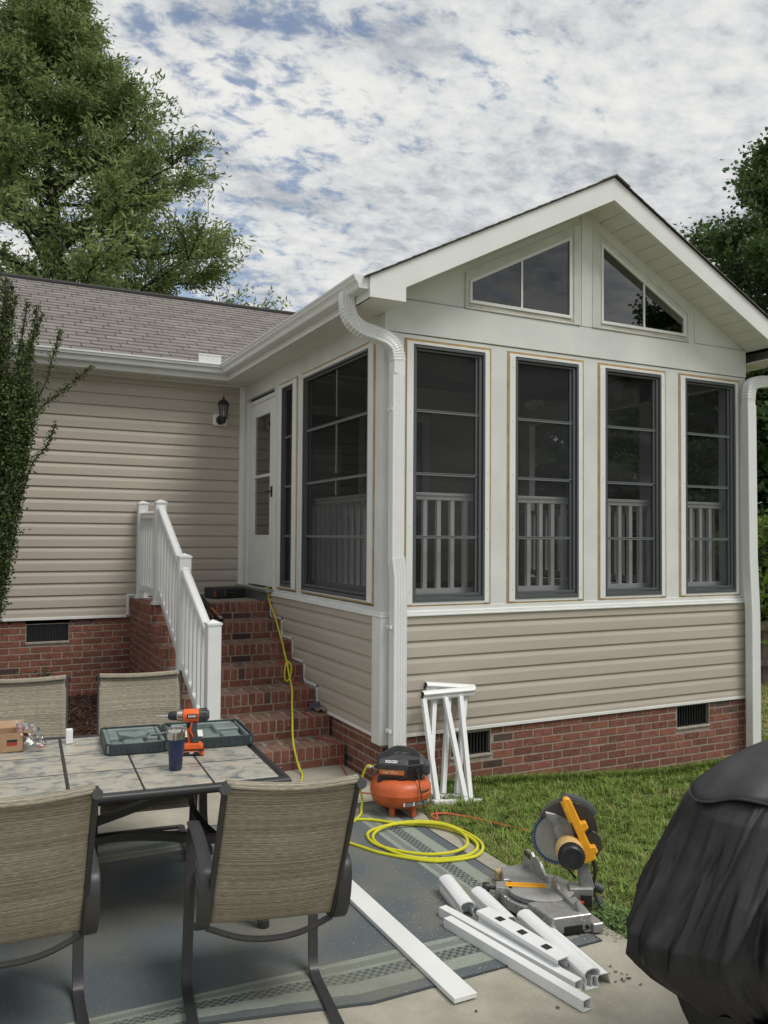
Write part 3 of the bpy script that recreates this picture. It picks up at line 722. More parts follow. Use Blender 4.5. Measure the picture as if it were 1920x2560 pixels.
# left cheek wall brickwork, stepping with the treads
for i, (y, z) in enumerate(TR):
    yb = D - .03 if i == 0 else TR[i - 1][0]
    brick_panel('cheek_brickwork', (SX0 + .008, y + .003, 0), FY, yb - y - .004, .0, z - .105, (-1, 0, 0), ST, dark=.08, seed=60 + i, zbase=1.092, proud=.004)
M = MB(); rg = random.Random(5)
k = 0; yy_ = 2.78
while yy_ < D - .06:
    M.cm = 1 if rg.random() < .15 else 0
    M.box(SX0, SX0 + .19, yy_, yy_ + .058, 1.099, 1.197); yy_ += .068
M.build('landing_edge_bricks', [BRICK, BRICKD], ST, bevel=.004)

# stair railing
RL = thing('stair_railing', 'white vinyl stair railing with square capped posts along the brick steps', 'railing', (-1.16, 2, 0))
posts = [(-1.16, 3.50, 1.197, 2.215), (-1.155, 2.60, 1.197, 2.195), (-1.175, 1.47, .684, 1.69), (-1.19, .45, 0, 1.215)]
for (x, y, z0, z1) in posts:
    w = .051
    M = MB(); M.box(x - w, x + w, y - w, y + w, z0, z1); po = M.build('post', VINYL, RL, bevel=.004)
    M = MB(); M.box(x - w - .006, x + w + .006, y - w - .006, y + w + .006, z1 - .004, z1 + .012)
    M.add([(x - w - .004, y - w - .004, z1 + .012), (x + w + .004, y - w - .004, z1 + .012), (x + w + .004, y + w + .004, z1 + .012), (x - w - .004, y + w + .004, z1 + .012), (x, y, z1 + .036)], [(0, 1, 4), (1, 2, 4), (2, 3, 4), (3, 0, 4)])
    M.build('cap', VINYL, po)
    M = MB(); M.box(x - w - .022, x + w + .022, y - w - .022, y + w + .022, z0 + .001, z0 + .012); M.box(x - w - .012, x + w + .012, y - w - .012, y + w + .012, z0 + .012, z0 + .03); M.build('base_skirt', VINYL, po, bevel=.004)
RSEC = [(-.9, -1.1), (.9, -1.1), (.9, -.5), (.74, -.35), (.74, .05), (1.0, .3), (1.05, .75), (.7, 1.1), (0, 1.25), (-.7, 1.1), (-1.05, .75), (-1.0, .3), (-.74, .05), (-.74, -.35), (-.9, -.5)]
def rail_span(a, b, za, zb, la, lb, nb):
    """a,b (x,y); za/zb top rail centre heights; la/lb bottom rail heights"""
    M = MB(); p, q = Vector((a[0], a[1], za)), Vector((b[0], b[1], zb)); M.tube([p, q], .031, sect=RSEC, up=(0, 0, 1))
    rl = M.build('top_rail', VINYL, RL, smooth=True)
    d = (q - p).normalized(); M = MB()
    for e_ in (p + d * .0, q - d * .035): M.tube([e_, e_ + d * .035], .0345, sect=RSEC, up=(0, 0, 1))
    M.build('rail_collar', VINYL, rl)
    M = MB(); M.bar((a[0], a[1], la), (b[0], b[1], lb), .045, .07); bl_ = M.build('bottom_rail', VINYL, RL, bevel=.003)
    for i in range(nb):
        t = (i + .75) / (nb + .5); x, y = a[0] + (b[0] - a[0]) * t, a[1] + (b[1] - a[1]) * t
        zt_ = za + (zb - za) * t - .03; zl = la + (lb - la) * t + .03
        M = MB(); M.box(x - .018, x + .018, y - .018, y + .018, zl, zt_); M.build('baluster', VINYL, RL)
rail_span((-1.16, 3.45), (-1.157, 2.65), 2.09, 2.08, 1.32, 1.31, 6)
rail_span((-1.156, 2.55), (-1.172, 1.52), 2.13, 1.60, 1.33, .81, 7)
rail_span((-1.177, 1.42), (-1.188, .50), 1.57, 1.10, .77, .31, 6)

# ------------------------------------------------------------------ rug
def rug_mat():
    m = bpy.data.materials.new('rug_weave'); m.use_nodes = True; nt = m.node_tree; N = nt.nodes; L = nt.links; b = N['Principled BSDF']; b.inputs['Roughness'].default_value = .95
    b.inputs['Specular IOR Level'].default_value = .15
    uv = N.new('ShaderNodeTexCoord'); sx = N.new('ShaderNodeSeparateXYZ'); L.new(uv.outputs['UV'], sx.inputs[0])   # u = distance from nearest edge (m), v = along
    cr = N.new('ShaderNodeValToRGB'); mr = N.new('ShaderNodeMapRange'); mr.inputs[2].default_value = .5; L.new(sx.outputs[0], mr.inputs[0]); L.new(mr.outputs[0], cr.inputs[0])
    cr.color_ramp.interpolation = 'CONSTANT'; e = cr.color_ramp.elements
    navy, sage, mid = (.104, .122, .132, 1), (.255, .285, .245, 1), (.175, .198, .178, 1)
    stops = [(0, navy), (.14, sage), (.30, mid), (.46, sage), (.50, mid), (.585, sage), (.645, navy)]
    e[0].position = 0; e[0].color = stops[0][1]; e[1].position = stops[1][0]; e[1].color = stops[1][1]
    for p_, c_ in stops[2:]: x = e.new(p_); x.color = c_
    # weave pattern inside the middle bands
    co = N.new('ShaderNodeCombineXYZ'); L.new(sx.outputs[0], co.inputs[0]); L.new(sx.outputs[1], co.inputs[1])
    ck = N.new('ShaderNodeTexChecker'); ck.inputs['Scale'].default_value = 52; L.new(co.outputs[0], ck.inputs['Vector'])
    def math_(op, a, b_=None, c_=None):
        n = N.new('ShaderNodeMath'); n.operation = op
        for i, q in enumerate((a, b_, c_)):
            if q is None: continue
            if isinstance(q, (int, float)): n.inputs[i].default_value = q
            else: L.new(q, n.inputs[i])
        return n.outputs[0]
    inb = math_('MULTIPLY', math_('GREATER_THAN', sx.outputs[0], .155), math_('LESS_THAN', sx.outputs[0], .228))
    pat = math_('MULTIPLY', inb, ck.outputs['Fac'])
    mx = N.new('ShaderNodeMix'); mx.data_type = 'RGBA'; L.new(math_('MULTIPLY', pat, .75), mx.inputs[0]); L.new(cr.outputs[0], mx.inputs[6]); mx.inputs[7].default_value = (.035, .045, .048, 1)
    # fine weave
    ob = N.new('ShaderNodeMapping'); L.new(uv.outputs['Object'], ob.inputs[0]); ob.inputs['Scale'].default_value = (1, 1, 1)
    w1 = N.new('ShaderNodeTexWave'); w1.inputs['Scale'].default_value = 42; w1.inputs['Distortion'].default_value = 1.2; w1.inputs['Detail'].default_value = 2; L.new(ob.outputs[0], w1.inputs[0])
    w2 = N.new('ShaderNodeTexNoise'); w2.inputs['Scale'].default_value = 260; L.new(ob.outputs[0], w2.inputs[0])
    st = N.new('ShaderNodeTexNoise'); st.inputs['Scale'].default_value = 1.7; st.inputs['Detail'].default_value = 5; L.new(ob.outputs[0], st.inputs[0])
    fac = math_('ADD', math_('MULTIPLY', w1.outputs['Fac'], .35), math_('MULTIPLY', w2.outputs['Fac'], 1.1)); fac = math_('ADD', fac, .36)
    cc = N.new('ShaderNodeCombineColor')
    for i in range(3): L.new(fac, cc.inputs[i])
    m2 = N.new('ShaderNodeMix'); m2.data_type = 'RGBA'; m2.blend_type = 'MULTIPLY'; m2.inputs[0].default_value = 1; L.new(mx.outputs[2], m2.inputs[6]); L.new(cc.outputs[0], m2.inputs[7])
    # brownish dirt stains
    mrs = N.new('ShaderNodeMapRange'); L.new(st.outputs['Fac'], mrs.inputs[0]); mrs.inputs[1].default_value = .42; mrs.inputs[2].default_value = .68; mrs.inputs[4].default_value = .78
    m3 = N.new('ShaderNodeMix'); m3.data_type = 'RGBA'; L.new(mrs.outputs[0], m3.inputs[0]); L.new(m2.outputs[2], m3.inputs[6]); m3.inputs[7].default_value = (.20, .19, .15, 1)
    # pale sawdust specks
    sp = N.new('ShaderNodeTexNoise'); sp.inputs['Scale'].default_value = 75; L.new(ob.outputs[0], sp.inputs[0])
    mrp = N.new('ShaderNodeMapRange'); L.new(sp.outputs['Fac'], mrp.inputs[0]); mrp.inputs[1].default_value = .755; mrp.inputs[2].default_value = .775
    m4 = N.new('ShaderNodeMix'); m4.data_type = 'RGBA'; L.new(mrp.outputs[0], m4.inputs[0]); L.new(m3.outputs[2], m4.inputs[6]); m4.inputs[7].default_value = (.42, .42, .38, 1)
    L.new(m4.outputs[2], b.inputs['Base Color'])
    bp = N.new('ShaderNodeBump'); bp.inputs['Strength'].default_value = .5; bp.inputs['Distance'].default_value = .004; L.new(fac, bp.inputs['Height']); L.new(bp.outputs[0], b.inputs['Normal'])
    return m
RX0, RX1, RYA, RYB = -4.3, -.165, -2.635, -.36
def lerp(a, b, t): return a + (b - a) * t
def rug_edge_y(x): return RYA + (.0 if x > -1.35 else min(.16, (-1.35 - x) * .24))
me = bpy.data.meshes.new('outdoor_rug'); bm = bmesh.new(); uvl = bm.loops.layers.uv.new('UVMap')
B = .33; inner = [(RX0 + B, RYA + B + .1), (RX1 - B, RYA + B), (RX1 - B, RYB - B), (RX0 + B, RYB - B)]
def rq(pts, uvs, z=.006):
    f = bm.faces.new([bm.verts.new((x, y, z)) for x, y in pts])
    for l, uv in zip(f.loops, uvs): l[uvl].uv = uv
rq(inner, [(.45, 0)] * 4)
nS = 24
for i in range(nS):   # near border strip
    xa, xb = lerp(RX0, RX1, i / nS), lerp(RX0, RX1, (i + 1) / nS)
    xia, xib = min(max(xa, inner[0][0]), inner[1][0]), min(max(xb, inner[0][0]), inner[1][0])
    ya, yb = rug_edge_y(xa), rug_edge_y(xb)
    def iy(x): return lerp(inner[0][1], inner[1][1], (x - inner[0][0]) / (inner[1][0] - inner[0][0]))
    rq([(xa, ya), (xb, yb), (xib, iy(xib)), (xia, iy(xia))], [(0, xa), (0, xb), (B, xib), (B, xia)])
rq([(RX1, RYA), (RX1, RYB), inner[2], inner[1]], [(0, RYA), (0, RYB), (B, inner[2][1]), (B, inner[1][1])])
rq([(RX1, RYB), (RX0, RYB), inner[3], inner[2]], [(0, RX1), (0, RX0), (B, inner[3][0]), (B, inner[2][0])])
bm.to_mesh(me); bm.free(); rug = bpy.data.objects.new('outdoor_rug', me); COL.objects.link(rug); me.materials.append(rug_mat())
tag(rug, 'slate blue outdoor rug with sage green striped border under the patio table', 'rug')
M = MB(); M.tube([(RX0, rug_edge_y(RX0), .004), (-2, rug_edge_y(-2), .004), (-1.35, RYA, .004), (RX1, RYA, .004), (RX1, RYB, .004), (RX0, RYB, .004)], .006, 6)
M.build('binding', mat('rug_binding', (.05, .06, .062), .9), rug)

# ------------------------------------------------------------------ fabric chairs
def sling_mat():
    m = bpy.data.materials.new('sling_fabric'); m.use_nodes = True; nt = m.node_tree; N = nt.nodes; L = nt.links; b = N['Principled BSDF']; b.inputs['Roughness'].default_value = .85
    b.inputs['Specular IOR Level'].default_value = .2
    tc = N.new('ShaderNodeTexCoord'); sx = N.new('ShaderNodeSeparateXYZ'); L.new(tc.outputs['UV'], sx.inputs[0])
    def M_(op, a, b_):
        n = N.new('ShaderNodeMath'); n.operation = op
        for i_, q in enumerate((a, b_)):
            if isinstance(q, (int, float)): n.inputs[i_].default_value = q
            else: L.new(q, n.inputs[i_])
        return n.outputs[0]
    run = sx.outputs[1]
    def n1d(f, d): n = N.new('ShaderNodeTexNoise'); n.noise_dimensions = '1D'; n.inputs['Scale'].default_value = f; n.inputs['Detail'].default_value = d; L.new(run, n.inputs['W']); return n.outputs['Fac']
    mp = N.new('ShaderNodeMapping'); mp.inputs['Scale'].default_value = (34, 330, 1); L.new(tc.outputs['UV'], mp.inputs[0]); n2d = N.new('ShaderNodeTexNoise'); n2d.inputs['Scale'].default_value = 1; n2d.inputs['Detail'].default_value = 2; L.new(mp.outputs[0], n2d.inputs[0])
    rib = M_('ADD', M_('ADD', M_('MULTIPLY', n1d(240, 1), .46), M_('MULTIPLY', n1d(60, 1), .12)), M_('MULTIPLY', n2d.outputs['Fac'], .42))
    cr = N.new('ShaderNodeValToRGB'); L.new(rib, cr.inputs[0]); e = cr.color_ramp.elements
    e[0].position = .37; e[0].color = (.18, .155, .115, 1); e[1].position = .64; e[1].color = (.52, .485, .385, 1); x = e.new(.5); x.color = (.32, .288, .222, 1)
    n2 = N.new('ShaderNodeTexNoise'); n2.inputs['Scale'].default_value = 6; n2.inputs['Detail'].default_value = 4; L.new(tc.outputs['Object'], n2.inputs[0])
    mr = N.new('ShaderNodeMapRange'); L.new(n2.outputs['Fac'], mr.inputs[0]); mr.inputs[3].default_value = .82; mr.inputs[4].default_value = 1.16
    cc = N.new('ShaderNodeCombineColor')
    for i in range(3): L.new(mr.outputs[0], cc.inputs[i])
    mx = N.new('ShaderNodeMix'); mx.data_type = 'RGBA'; mx.blend_type = 'MULTIPLY'; mx.inputs[0].default_value = 1; L.new(cr.outputs[0], mx.inputs[6]); L.new(cc.outputs[0], mx.inputs[7])
    L.new(mx.outputs[2], b.inputs['Base Color'])
    bp = N.new('ShaderNodeBump'); bp.inputs['Strength'].default_value = .35; bp.inputs['Distance'].default_value = .003; L.new(rib, bp.inputs['Height']); L.new(bp.outputs[0], b.inputs['Normal'])
    # thin cloth lets some daylight through
    tl = N.new('ShaderNodeBsdfTranslucent'); L.new(mx.outputs[2], tl.inputs[0]); ms = N.new('ShaderNodeMixShader'); ms.inputs[0].default_value = .22
    out = [n for n in N if n.type == 'OUTPUT_MATERIAL'][0]; L.new(b.outputs[0], ms.inputs[1]); L.new(tl.outputs[0], ms.inputs[2]); L.new(ms.outputs[0], out.inputs[0])
    return m
SLING = sling_mat()
def grid_uv(o, nu, nv, su, sv, v0=0):
    me = o.data; uv = me.uv_layers.new(name='UVMap')
    for p in me.polygons:
        j, i = divmod(p.index, nu)
        for li, (a, b) in zip(p.loop_indices, ((0, 0), (1, 0), (1, 1), (0, 1))): uv.data[li].uv = ((i + a) / nu * su, v0 + (j + b) / nv * sv)
def make_chair(loc, rz, label, roll=0.):
    t = thing('patio_chair', label, 'chair', loc, (0, roll, rz), 'sling chairs round the tile table')
    flat = [(-1.15, -.42), (1.15, -.42), (1.25, 0), (1.15, .42), (-1.15, .42), (-1.25, 0)]
    for sx in (-1, 1):
        X = .266 * sx
        path = smoothpath([(X, -.56, .018), (X, -.2, .018), (X, -.05, .02), (X, .0, .05), (X, .03, .14), (X, .085, .4), (X, .12, .56), (X, .105, .615), (X, .05, .640), (X, -.1, .638), (X, -.30, .628)], 5)
        M = MB(); M.tube(path, .0175, sect=flat, up=(0, 0, 1)); sf = M.build('side_frame', BRONZE2, t, smooth=True, local=True)
        M = MB(); arm = smoothpath([(X, .10, .646), (X, -.05, .655), (X, -.22, .650), (X, -.34, .636), (X, -.385, .61), (X, -.40, .55), (X, -.385, .46), (X, -.34, .40), (X, -.27, .385)], 5)
        M.tube(arm, .0215, sect=[(-1.2, -.25), (1.2, -.25), (1.2, .15), (.9, .3), (-.9, .3), (-1.2, .15)], up=(0, 0, 1)); M.build('armrest', BRONZE2, t, smooth=True, local=True)
        X = .243 * sx
        M = MB(); bk = smoothpath([(X, .16, .425), (X, .05, .435), (X, -.12, .40), (X, -.27, .385), (X, -.335, .42), (X, -.40, .57), (X, -.50, .80), (X, -.58, 1.0)], 5)
        M.tube(bk, .0115, 8); M.build('back_frame', BRONZE, t, smooth=True, local=True)
        M = MB(); M.cyl((X + .003 * sx, -.583, .975), (X + .003 * sx, -.608, .985), .019, n=14); M.build('end_cap', BRONZE2, t, smooth=True, local=True)
    M = MB(); M.tube(smoothpath([(-.243, -.31, .385), (-.12, -.34, .352), (0, -.35, .342), (.12, -.34, .352), (.243, -.31, .385)], 5), .012, 8); M.build('stretcher', BRONZE, t, smooth=True, local=True)
    M = MB(); M.cyl((-.272, -.555, .018), (.272, -.555, .018), .013, n=10); M.build('floor_bar', BRONZE2, t, smooth=True, local=True)
    M = MB(); M.cyl((-.243, .05, .42), (.243, .05, .42), .011, n=8); M.build('seat_bar', BRONZE, t, smooth=True, local=True)
    def sl(u, v):
        # v: 0 bottom .. 1 top of the backrest
        x = lerp(-.243, .243, u); k = min(1, max(0, v)); z = lerp(.415, .985, k); y = lerp(-.335, -.575, k)
        sag = .035 * math.sin(math.pi * u) * (.35 + .65 * math.sin(math.pi * k))
        puff = .014 * abs(math.sin(3 * math.pi * k)) ** .35
        z += -.012 * math.sin(math.pi * u) * k ** 8
        return (x, y - sag - puff * math.sin(math.pi * u) ** .4 + .006, z)
    M = MB(); M.grid(sl, 22, 44); grid_uv(M.build('backrest', SLING, t, smooth='all', local=True, solid=.010), 22, 44, .49, .62)
    def top(u, v):
        x = lerp(-.240, .240, u); a = lerp(0, math.pi, v); s_ = .036 * math.sin(math.pi * u)
        return (x, -.572 - s_ * .6 + .026 * math.cos(a) * (1 - .0) , .985 + .022 * math.sin(a) - .012 * math.sin(math.pi * u))
    M = MB(); M.grid(top, 22, 8); grid_uv(M.build('top_hem', SLING, t, smooth='all', local=True, solid=.004), 22, 8, .49, .07, .62)
    def seat(u, v):
        x = lerp(-.236, .236, u); y = lerp(-.30, .175, v); z = lerp(.398, .425, v) - .03 * math.sin(math.pi * u) * math.sin(math.pi * min(1, v * .9 + .1)) + .012
        if v > .88: z -= (v - .88) * .55
        return (x, y, z)
    M = MB(); M.grid(seat, 18, 24); grid_uv(M.build('seat', SLING, t, smooth='all', local=True, solid=.010), 18, 24, .49, .5, 1)
    return t
ch = make_chair((-1.745, -2.285, 0.008), R(-8), 'tan sling chair seen from behind, nearest the white rail offcuts, right of the other', roll=R(2.6))
def clone(o, loc, rz, label, roll=0.):
    c = copy_tree(o); c.location = loc; c.rotation_euler = (0, roll, rz); c['label'] = label; return c
clone(ch, (-2.672, -2.06, .008), R(-1.5), 'tan sling chair seen from behind, cut off by the left edge of the picture', R(1))
clone(ch, (-1.925, -.86, .008), R(180 - 7), 'tan sling chair facing us across the table behind the open drill case')
clone(ch, (-2.575, -.78, .008), R(180 - 5), 'tan sling chair facing us behind the cardboard box and plastic bag')

# ------------------------------------------------------------------ patio table
TB = thing('patio_table', 'long tile topped patio table with dark bronze metal legs on the rug', 'table', (-1.455, -1.885, 0), (0, R(.9), R(-3.2)))
# local: origin at the near right corner; x to the left is negative, y into the depth
TL, TW, TZ = -1.95, 1.16, .72
def tile_mat():
    m = bpy.data.materials.new('stone_tile'); m.use_nodes = True; nt = m.node_tree; N = nt.nodes; L = nt.links; b = N['Principled BSDF']; b.inputs['Roughness'].default_value = .33
    tc = N.new('ShaderNodeTexCoord'); mp = N.new('ShaderNodeMapping'); mp.inputs['Scale'].default_value = (1, 1.5, 1); mp.inputs['Rotation'].default_value = (0, 0, .3); L.new(tc.outputs['Object'], mp.inputs[0])
    g_ = N.new('ShaderNodeNewGeometry'); va = N.new('ShaderNodeVectorMath'); va.operation = 'ADD'; vm = N.new('ShaderNodeVectorMath'); vm.operation = 'SCALE'; vm.inputs[3].default_value = 40
    cx = N.new('ShaderNodeCombineXYZ'); L.new(g_.outputs['Random Per Island'], cx.inputs[0]); L.new(g_.outputs['Random Per Island'], cx.inputs[1]); L.new(cx.outputs[0], vm.inputs[0])
    L.new(mp.outputs[0], va.inputs[0]); L.new(vm.outputs[0], va.inputs[1])
    n1 = N.new('ShaderNodeTexNoise'); n1.inputs['Scale'].default_value = 10; n1.inputs['Detail'].default_value = 8; n1.inputs['Roughness'].default_value = .68; n1.inputs['Distortion'].default_value = .5; L.new(va.outputs[0], n1.inputs[0])
    cr = N.new('ShaderNodeValToRGB'); L.new(n1.outputs['Fac'], cr.inputs[0]); e = cr.color_ramp.elements
    e[0].position = .30; e[0].color = (.11, .125, .14, 1); e[1].position = .72; e[1].color = (.52, .41, .29, 1)
    for p_, c_ in ((.42, (.22, .235, .235, 1)), (.48, (.36, .335, .275, 1)), (.55, (.40, .40, .355, 1)), (.62, (.46, .395, .30, 1))): x = e.new(p_); x.color = c_
    L.new(cr.outputs[0], b.inputs['Base Color']); return m
TILE = tile_mat()
M = MB()
cols = [(-.035, -.345), (-.353, -.66), (-.668, -.975), (-.99, -1.30), (-1.308, -1.615), (-1.623, -1.915)]
rows = [(.04, .385), (.392, .74), (.747, 1.12)]
for a, b in cols:
    for c, d in rows: M.box(a, b, c, d, TZ - .012, TZ)
tp = M.build('tabletop', TILE, TB, bevel=.0015, local=True)
M = MB(); M.box(TL, 0, 0, TW, TZ - .03, TZ - .006); M.build('tile_support', BRONZE, tp, local=True)
M = MB()
for x in (-.349, -.664, -1.3, -1.62): M.box(x - .0035, x + .0035, .03, 1.13, TZ - .008, TZ + .0015)
M.box(-.988, -.977, .03, 1.13, TZ - .008, TZ + .0015)
for y in (.3885, .7435): M.box(TL + .03, -.03, y - .0032, y + .0032, TZ - .008, TZ + .0006)
M.build('tile_divider', BRONZE, tp, local=True)
M = MB(); c = .0
M.tube([(TL, -.0, TZ - .016), (.0, -.0, TZ - .016), (.0, TW, TZ - .016), (TL, TW, TZ - .016)], .026, sect=[(math.cos(a) * 1.0, math.sin(a) * .85) for a in [i * math.pi / 6 for i in range(12)]], closed=True, up=(0, 0, 1))
M.build('rim', BRONZE2, tp, smooth=True, local=True)
def leg(name, pts, w=.026): 
    M = MB(); M.tube(smoothpath(pts, 6), w, sect=[(-.85, -.85), (.85, -.85), (.85, .85), (-.85, .85)], up=(0, 1, 0)); return M.build(name, BRONZE, TB, local=True, smooth=True)
for (x, y, sx, sy) in ((-.14, .10, 1, -1), (-.20, 1.02, 1, 1), (-1.80, .10, -1, -1), (-1.80, 1.02, -1, 1)):
    lg = leg('leg', [(x, y, TZ - .03), (x, y, .45), (x + .01 * sx, y, .22), (x + .05 * sx, y + .04 * sy, .03)])
    M = MB(); M.lathe([(0, 0), (.026, .0), (.028, .012), (.024, .04), (0, .045)], (x + .055 * sx, y + .045 * sy, .0), 12); M.build('foot', BRONZE2, lg, smooth=True, local=True)
leg('leg', [(-.93, .42, TZ - .03), (-.93, .42, .35), (-.95, .42, .06)], .034)
leg('brace', [(-.93, .44, .44), (-.70, .60, .445), (-.45, .80, .45), (-.20, 1.02, .46)], .022)
leg('brace', [(-.93, .42, .37), (-.70, .38, .40), (-.40, .22, .41), (-.14, .10, .40)], .022)
leg('brace', [(-.93, .42, .37), (-1.3, .3, .41), (-1.80, .10, .40)], .022); leg('brace', [(-.93, .44, .44), (-1.3, .7, .45), (-1.80, 1.02, .46)], .022)
leg('brace', [(-.20, 1.02, .50), (-.30, .80, .46), (-.33, .55, .42), (-.28, .30, .38), (-.14, .10, .32)], .018)

TZW = .7225   # world height of objects standing on the table (table tilts very slightly)
def tz(x, y): return .7225 - math.tan(R(.9)) * (x + 1.41) * 1.0
# open drill case
z0 = tz(-1.8, -1)
CS = thing('drill_case', 'open black and teal hard plastic drill case lying flat on the tiles', 'tool case', (-1.835, -.99, z0), (0, R(.9), R(-4))); CS.scale = (1.07, 1.04, 1)
CASEP = mat('teal_black_plastic', (.030, .044, .048), .45, var=(18, .15), bump=(200, .1)); CASEI = mat('teal_grey_plastic', (.165, .205, .195), .5, var=(12, .2), bump=(90, .15))
def tray(name, x0, x1, y0, y1, h, cells, raised):
    M = MB(); w = .008
    M.extr([(x0 + .03, y0, 0), (x1 - .03, y0, 0), (x1, y0 + .03, 0), (x1, y1, 0), (x0, y1, 0), (x0, y0 + .03, 0)], (0, 0, .006))
    out = [(x0 + .03, y0), (x1 - .03, y0), (x1, y0 + .03), (x1, y1 - .02), (x1 - .02, y1), (x0 + .02, y1), (x0, y1 - .02), (x0, y0 + .03)]
    cx_, cy_ = (x0 + x1) / 2, (y0 + y1) / 2
    inn = [(cx_ + (x - cx_) * (1 - 2 * w / (x1 - x0)), cy_ + (y - cy_) * (1 - 2 * w / (y1 - y0))) for x, y in out]
    for i in range(8):
        j = (i + 1) % 8
        M.extr([(out[i][0], out[i][1], .0), (out[j][0], out[j][1], .0), (inn[j][0], inn[j][1], .0), (inn[i][0], inn[i][1], .0)], (0, 0, h))
    for i in range(9):
        x = x0 + .05 + i * (x1 - x0 - .1) / 8; M.box(x - .003, x + .003, y0 - .003, y0 + .002, .008, h - .012)
    sh_ = M.build(name, CASEP, CS, local=True, bevel=.0015, recalc=True)
    M = MB()
    for (a, b, c, d, e_) in raised: M.box(lerp(x0, x1, a), lerp(x0, x1, b), lerp(y0, y1, c), lerp(y0, y1, d), .006, e_)
    M.build('moulded_tray', CASEI, sh_, local=True, bevel=.005)
    return sh_
tray('bottom_shell', -.315, -.01, -.21, .20, .058, None, [(.03, .97, .03, .10, .050), (.03, .10, .1, .97, .05), (.9, .97, .1, .97, .05), (.1, .9, .9, .97, .05), (.10, .26, .45, .88, .046), (.30, .62, .12, .34, .048), (.66, .9, .1, .2, .046),
     (.34, .55, .42, .62, .044), (.55, .88, .38, .72, .047), (.28, .5, .66, .86, .042), (.12, .3, .12, .24, .046), (.62, .9, .76, .88, .044), (.12, .9, .1, .9, .026)])
tray('lid_shell', .005, .42, -.20, .21, .058, None, [(.03, .97, .03, .07, .050), (.03, .06, .1, .97, .05), (.94, .97, .1, .97, .05), (.1, .9, .93, .97, .05), (.08, .92, .1, .92, .02), (.62, .92, .55, .90, .05), (.66, .88, .2, .5, .040), (.10, .34, .68, .9, .04)])
M = MB()
for x in (-.2, -.08): M.tube(smoothpath([(x, -.02, .05), (x + .05, -.05, .062), (x + .1, .0, .055)], 4), .006, 6)
M.lathe([(.035, 0), (.04, .012), (.03, .02), (0, .02)], (-.12, .02, .046), 10); M.extr([(-.24, -.02, .046), (-.17, -.09, .046), (-.1, -.06, .046), (-.13, .03, .046), (-.2, .05, .046)], (.0, .0, .016)); M.build('moulded_insert', CASEI, CS, local=True, recalc=True)
M = MB(); M.box(-.004, .012, .0, .18, .03, .056); M.build('hinge', CASEP, CS, local=True)
mn = thing('instruction_booklet', 'white folded instruction booklet lying in the drill case lid', 'booklet', (-1.72, -.98, z0 + .03), (0, 0, R(-12)))
M = MB(); M.box(-.08, .09, -.075, .075, 0, .003); M.build('sheet', mat('paper', (.72, .72, .68), .8, var=(30, .06)), mn, local=True)
M = MB(); 
for i in range(4): M.box(-.07 + i * .012, .03 + i * .01, -.055 + i * .011, -.052 + i * .011, .003, .0036)
M.build('pages', mat('print_ochre', (.42, .36, .12), .8), mn, local=True)

# drill
DL = thing('cordless_drill', 'orange and black cordless drill standing on its battery by the tumbler', 'drill', (-1.765, -1.30, tz(-1.76, -1.3)), (0, 0, math.atan2(.30, -.955)))
# local +x = towards the bit
AX = .203
M = MB(); M.box(-.062, .062, -.037, .037, .0, .030); b_ = M.build('battery', BLACKP, DL, bevel=.006, seg=2, local=True)
M = MB(); M.extr([(-.055, .0375, .008), (.05, .0375, .008), (.04, .0375, .024), (-.045, .0375, .024)], (0, .0012, 0)); M.build('battery_label', mat('label_black', (.02, .02, .022), .4), b_, local=True, recalc=True)
text_part('lettering', '18V', .015, frame_mat((.0, .0392, .016), (-1, 0, 0), (0, 0, 1)), PTEXT, b_, .0004, .0006)
M = MB()
for (a, b) in ((-.064, -.045), (.045, .064)): M.box(a, b, -.0385, .0385, .004, .020)
M.tube([(-.045, .0385, .010), (-.035, .0385, .022), (.035, .0385, .022), (.045, .0385, .010)], .0022, 5); M.build('battery_trim', ORANGE, b_, local=True, bevel=.002)
M = MB(); M.extr([(-.058, -.033, .030), (.055, -.033, .030), (.050, -.033, .050), (.012, -.033, .062), (-.040, -.033, .062), (-.056, -.033, .048)], (0, .066, 0)); M.build('foot_block', ORANGE, DL, bevel=.006, seg=2, local=True, recalc=True)
M = MB(); M.tube(smoothpath([(-.018, 0, .055), (-.012, 0, .085), (-.006, 0, .12), (-.004, 0, .165)], 5), [.021] * 16, sect=[(-.8, -1.0), (0, -1.15), (.8, -1.0), (.95, 0), (.8, 1.0), (0, 1.15), (-.8, 1.0), (-.95, 0)], up=(0, 1, 0)); M.build('handle', GREYP, DL, smooth=True, local=True)
M = MB(); M.tube(smoothpath([(.010, 0, .06), (.016, 0, .09), (.020, 0, .12), (.022, 0, .16)], 5), .0085, 8); M.tube(smoothpath([(-.020, .0175, .062), (-.006, .0185, .1), (.008, .0185, .13), (.0, .0185, .17)], 5), .006, 6); M.build('grip_stripe', ORANGE, DL, smooth=True, local=True)
M = MB(); M.box(.014, .03, -.009, .009, .135, .165); M.build('trigger', BLACKP, DL, bevel=.004, local=True)
rotX = Matrix.Rotation(R(90), 4, 'Y')
M = MB(); M.lathe([(0, -.085), (.022, -.084), (.030, -.072), (.033, -.045), (.034, .0), (.033, .035), (.031, .046), (0, .046)], T=Matrix.Translation((0, 0, AX)) @ rotX, n=24); bd = M.build('motor_body', ORANGE, DL, smooth=True, local=True)
M = MB(); M.lathe([(0, -.088), (.020, -.087), (.0315, -.075), (.0345, -.05), (.0350, -.036), (.0335, -.034)], T=Matrix.Translation((0, 0, AX)) @ rotX, n=24)
for a in range(0, 360, 30): M.box(-.075, -.045, .0335, .0368, -.004, .004, T=Matrix.Translation((0, 0, AX)) @ Matrix.Rotation(R(a), 4, 'X'))
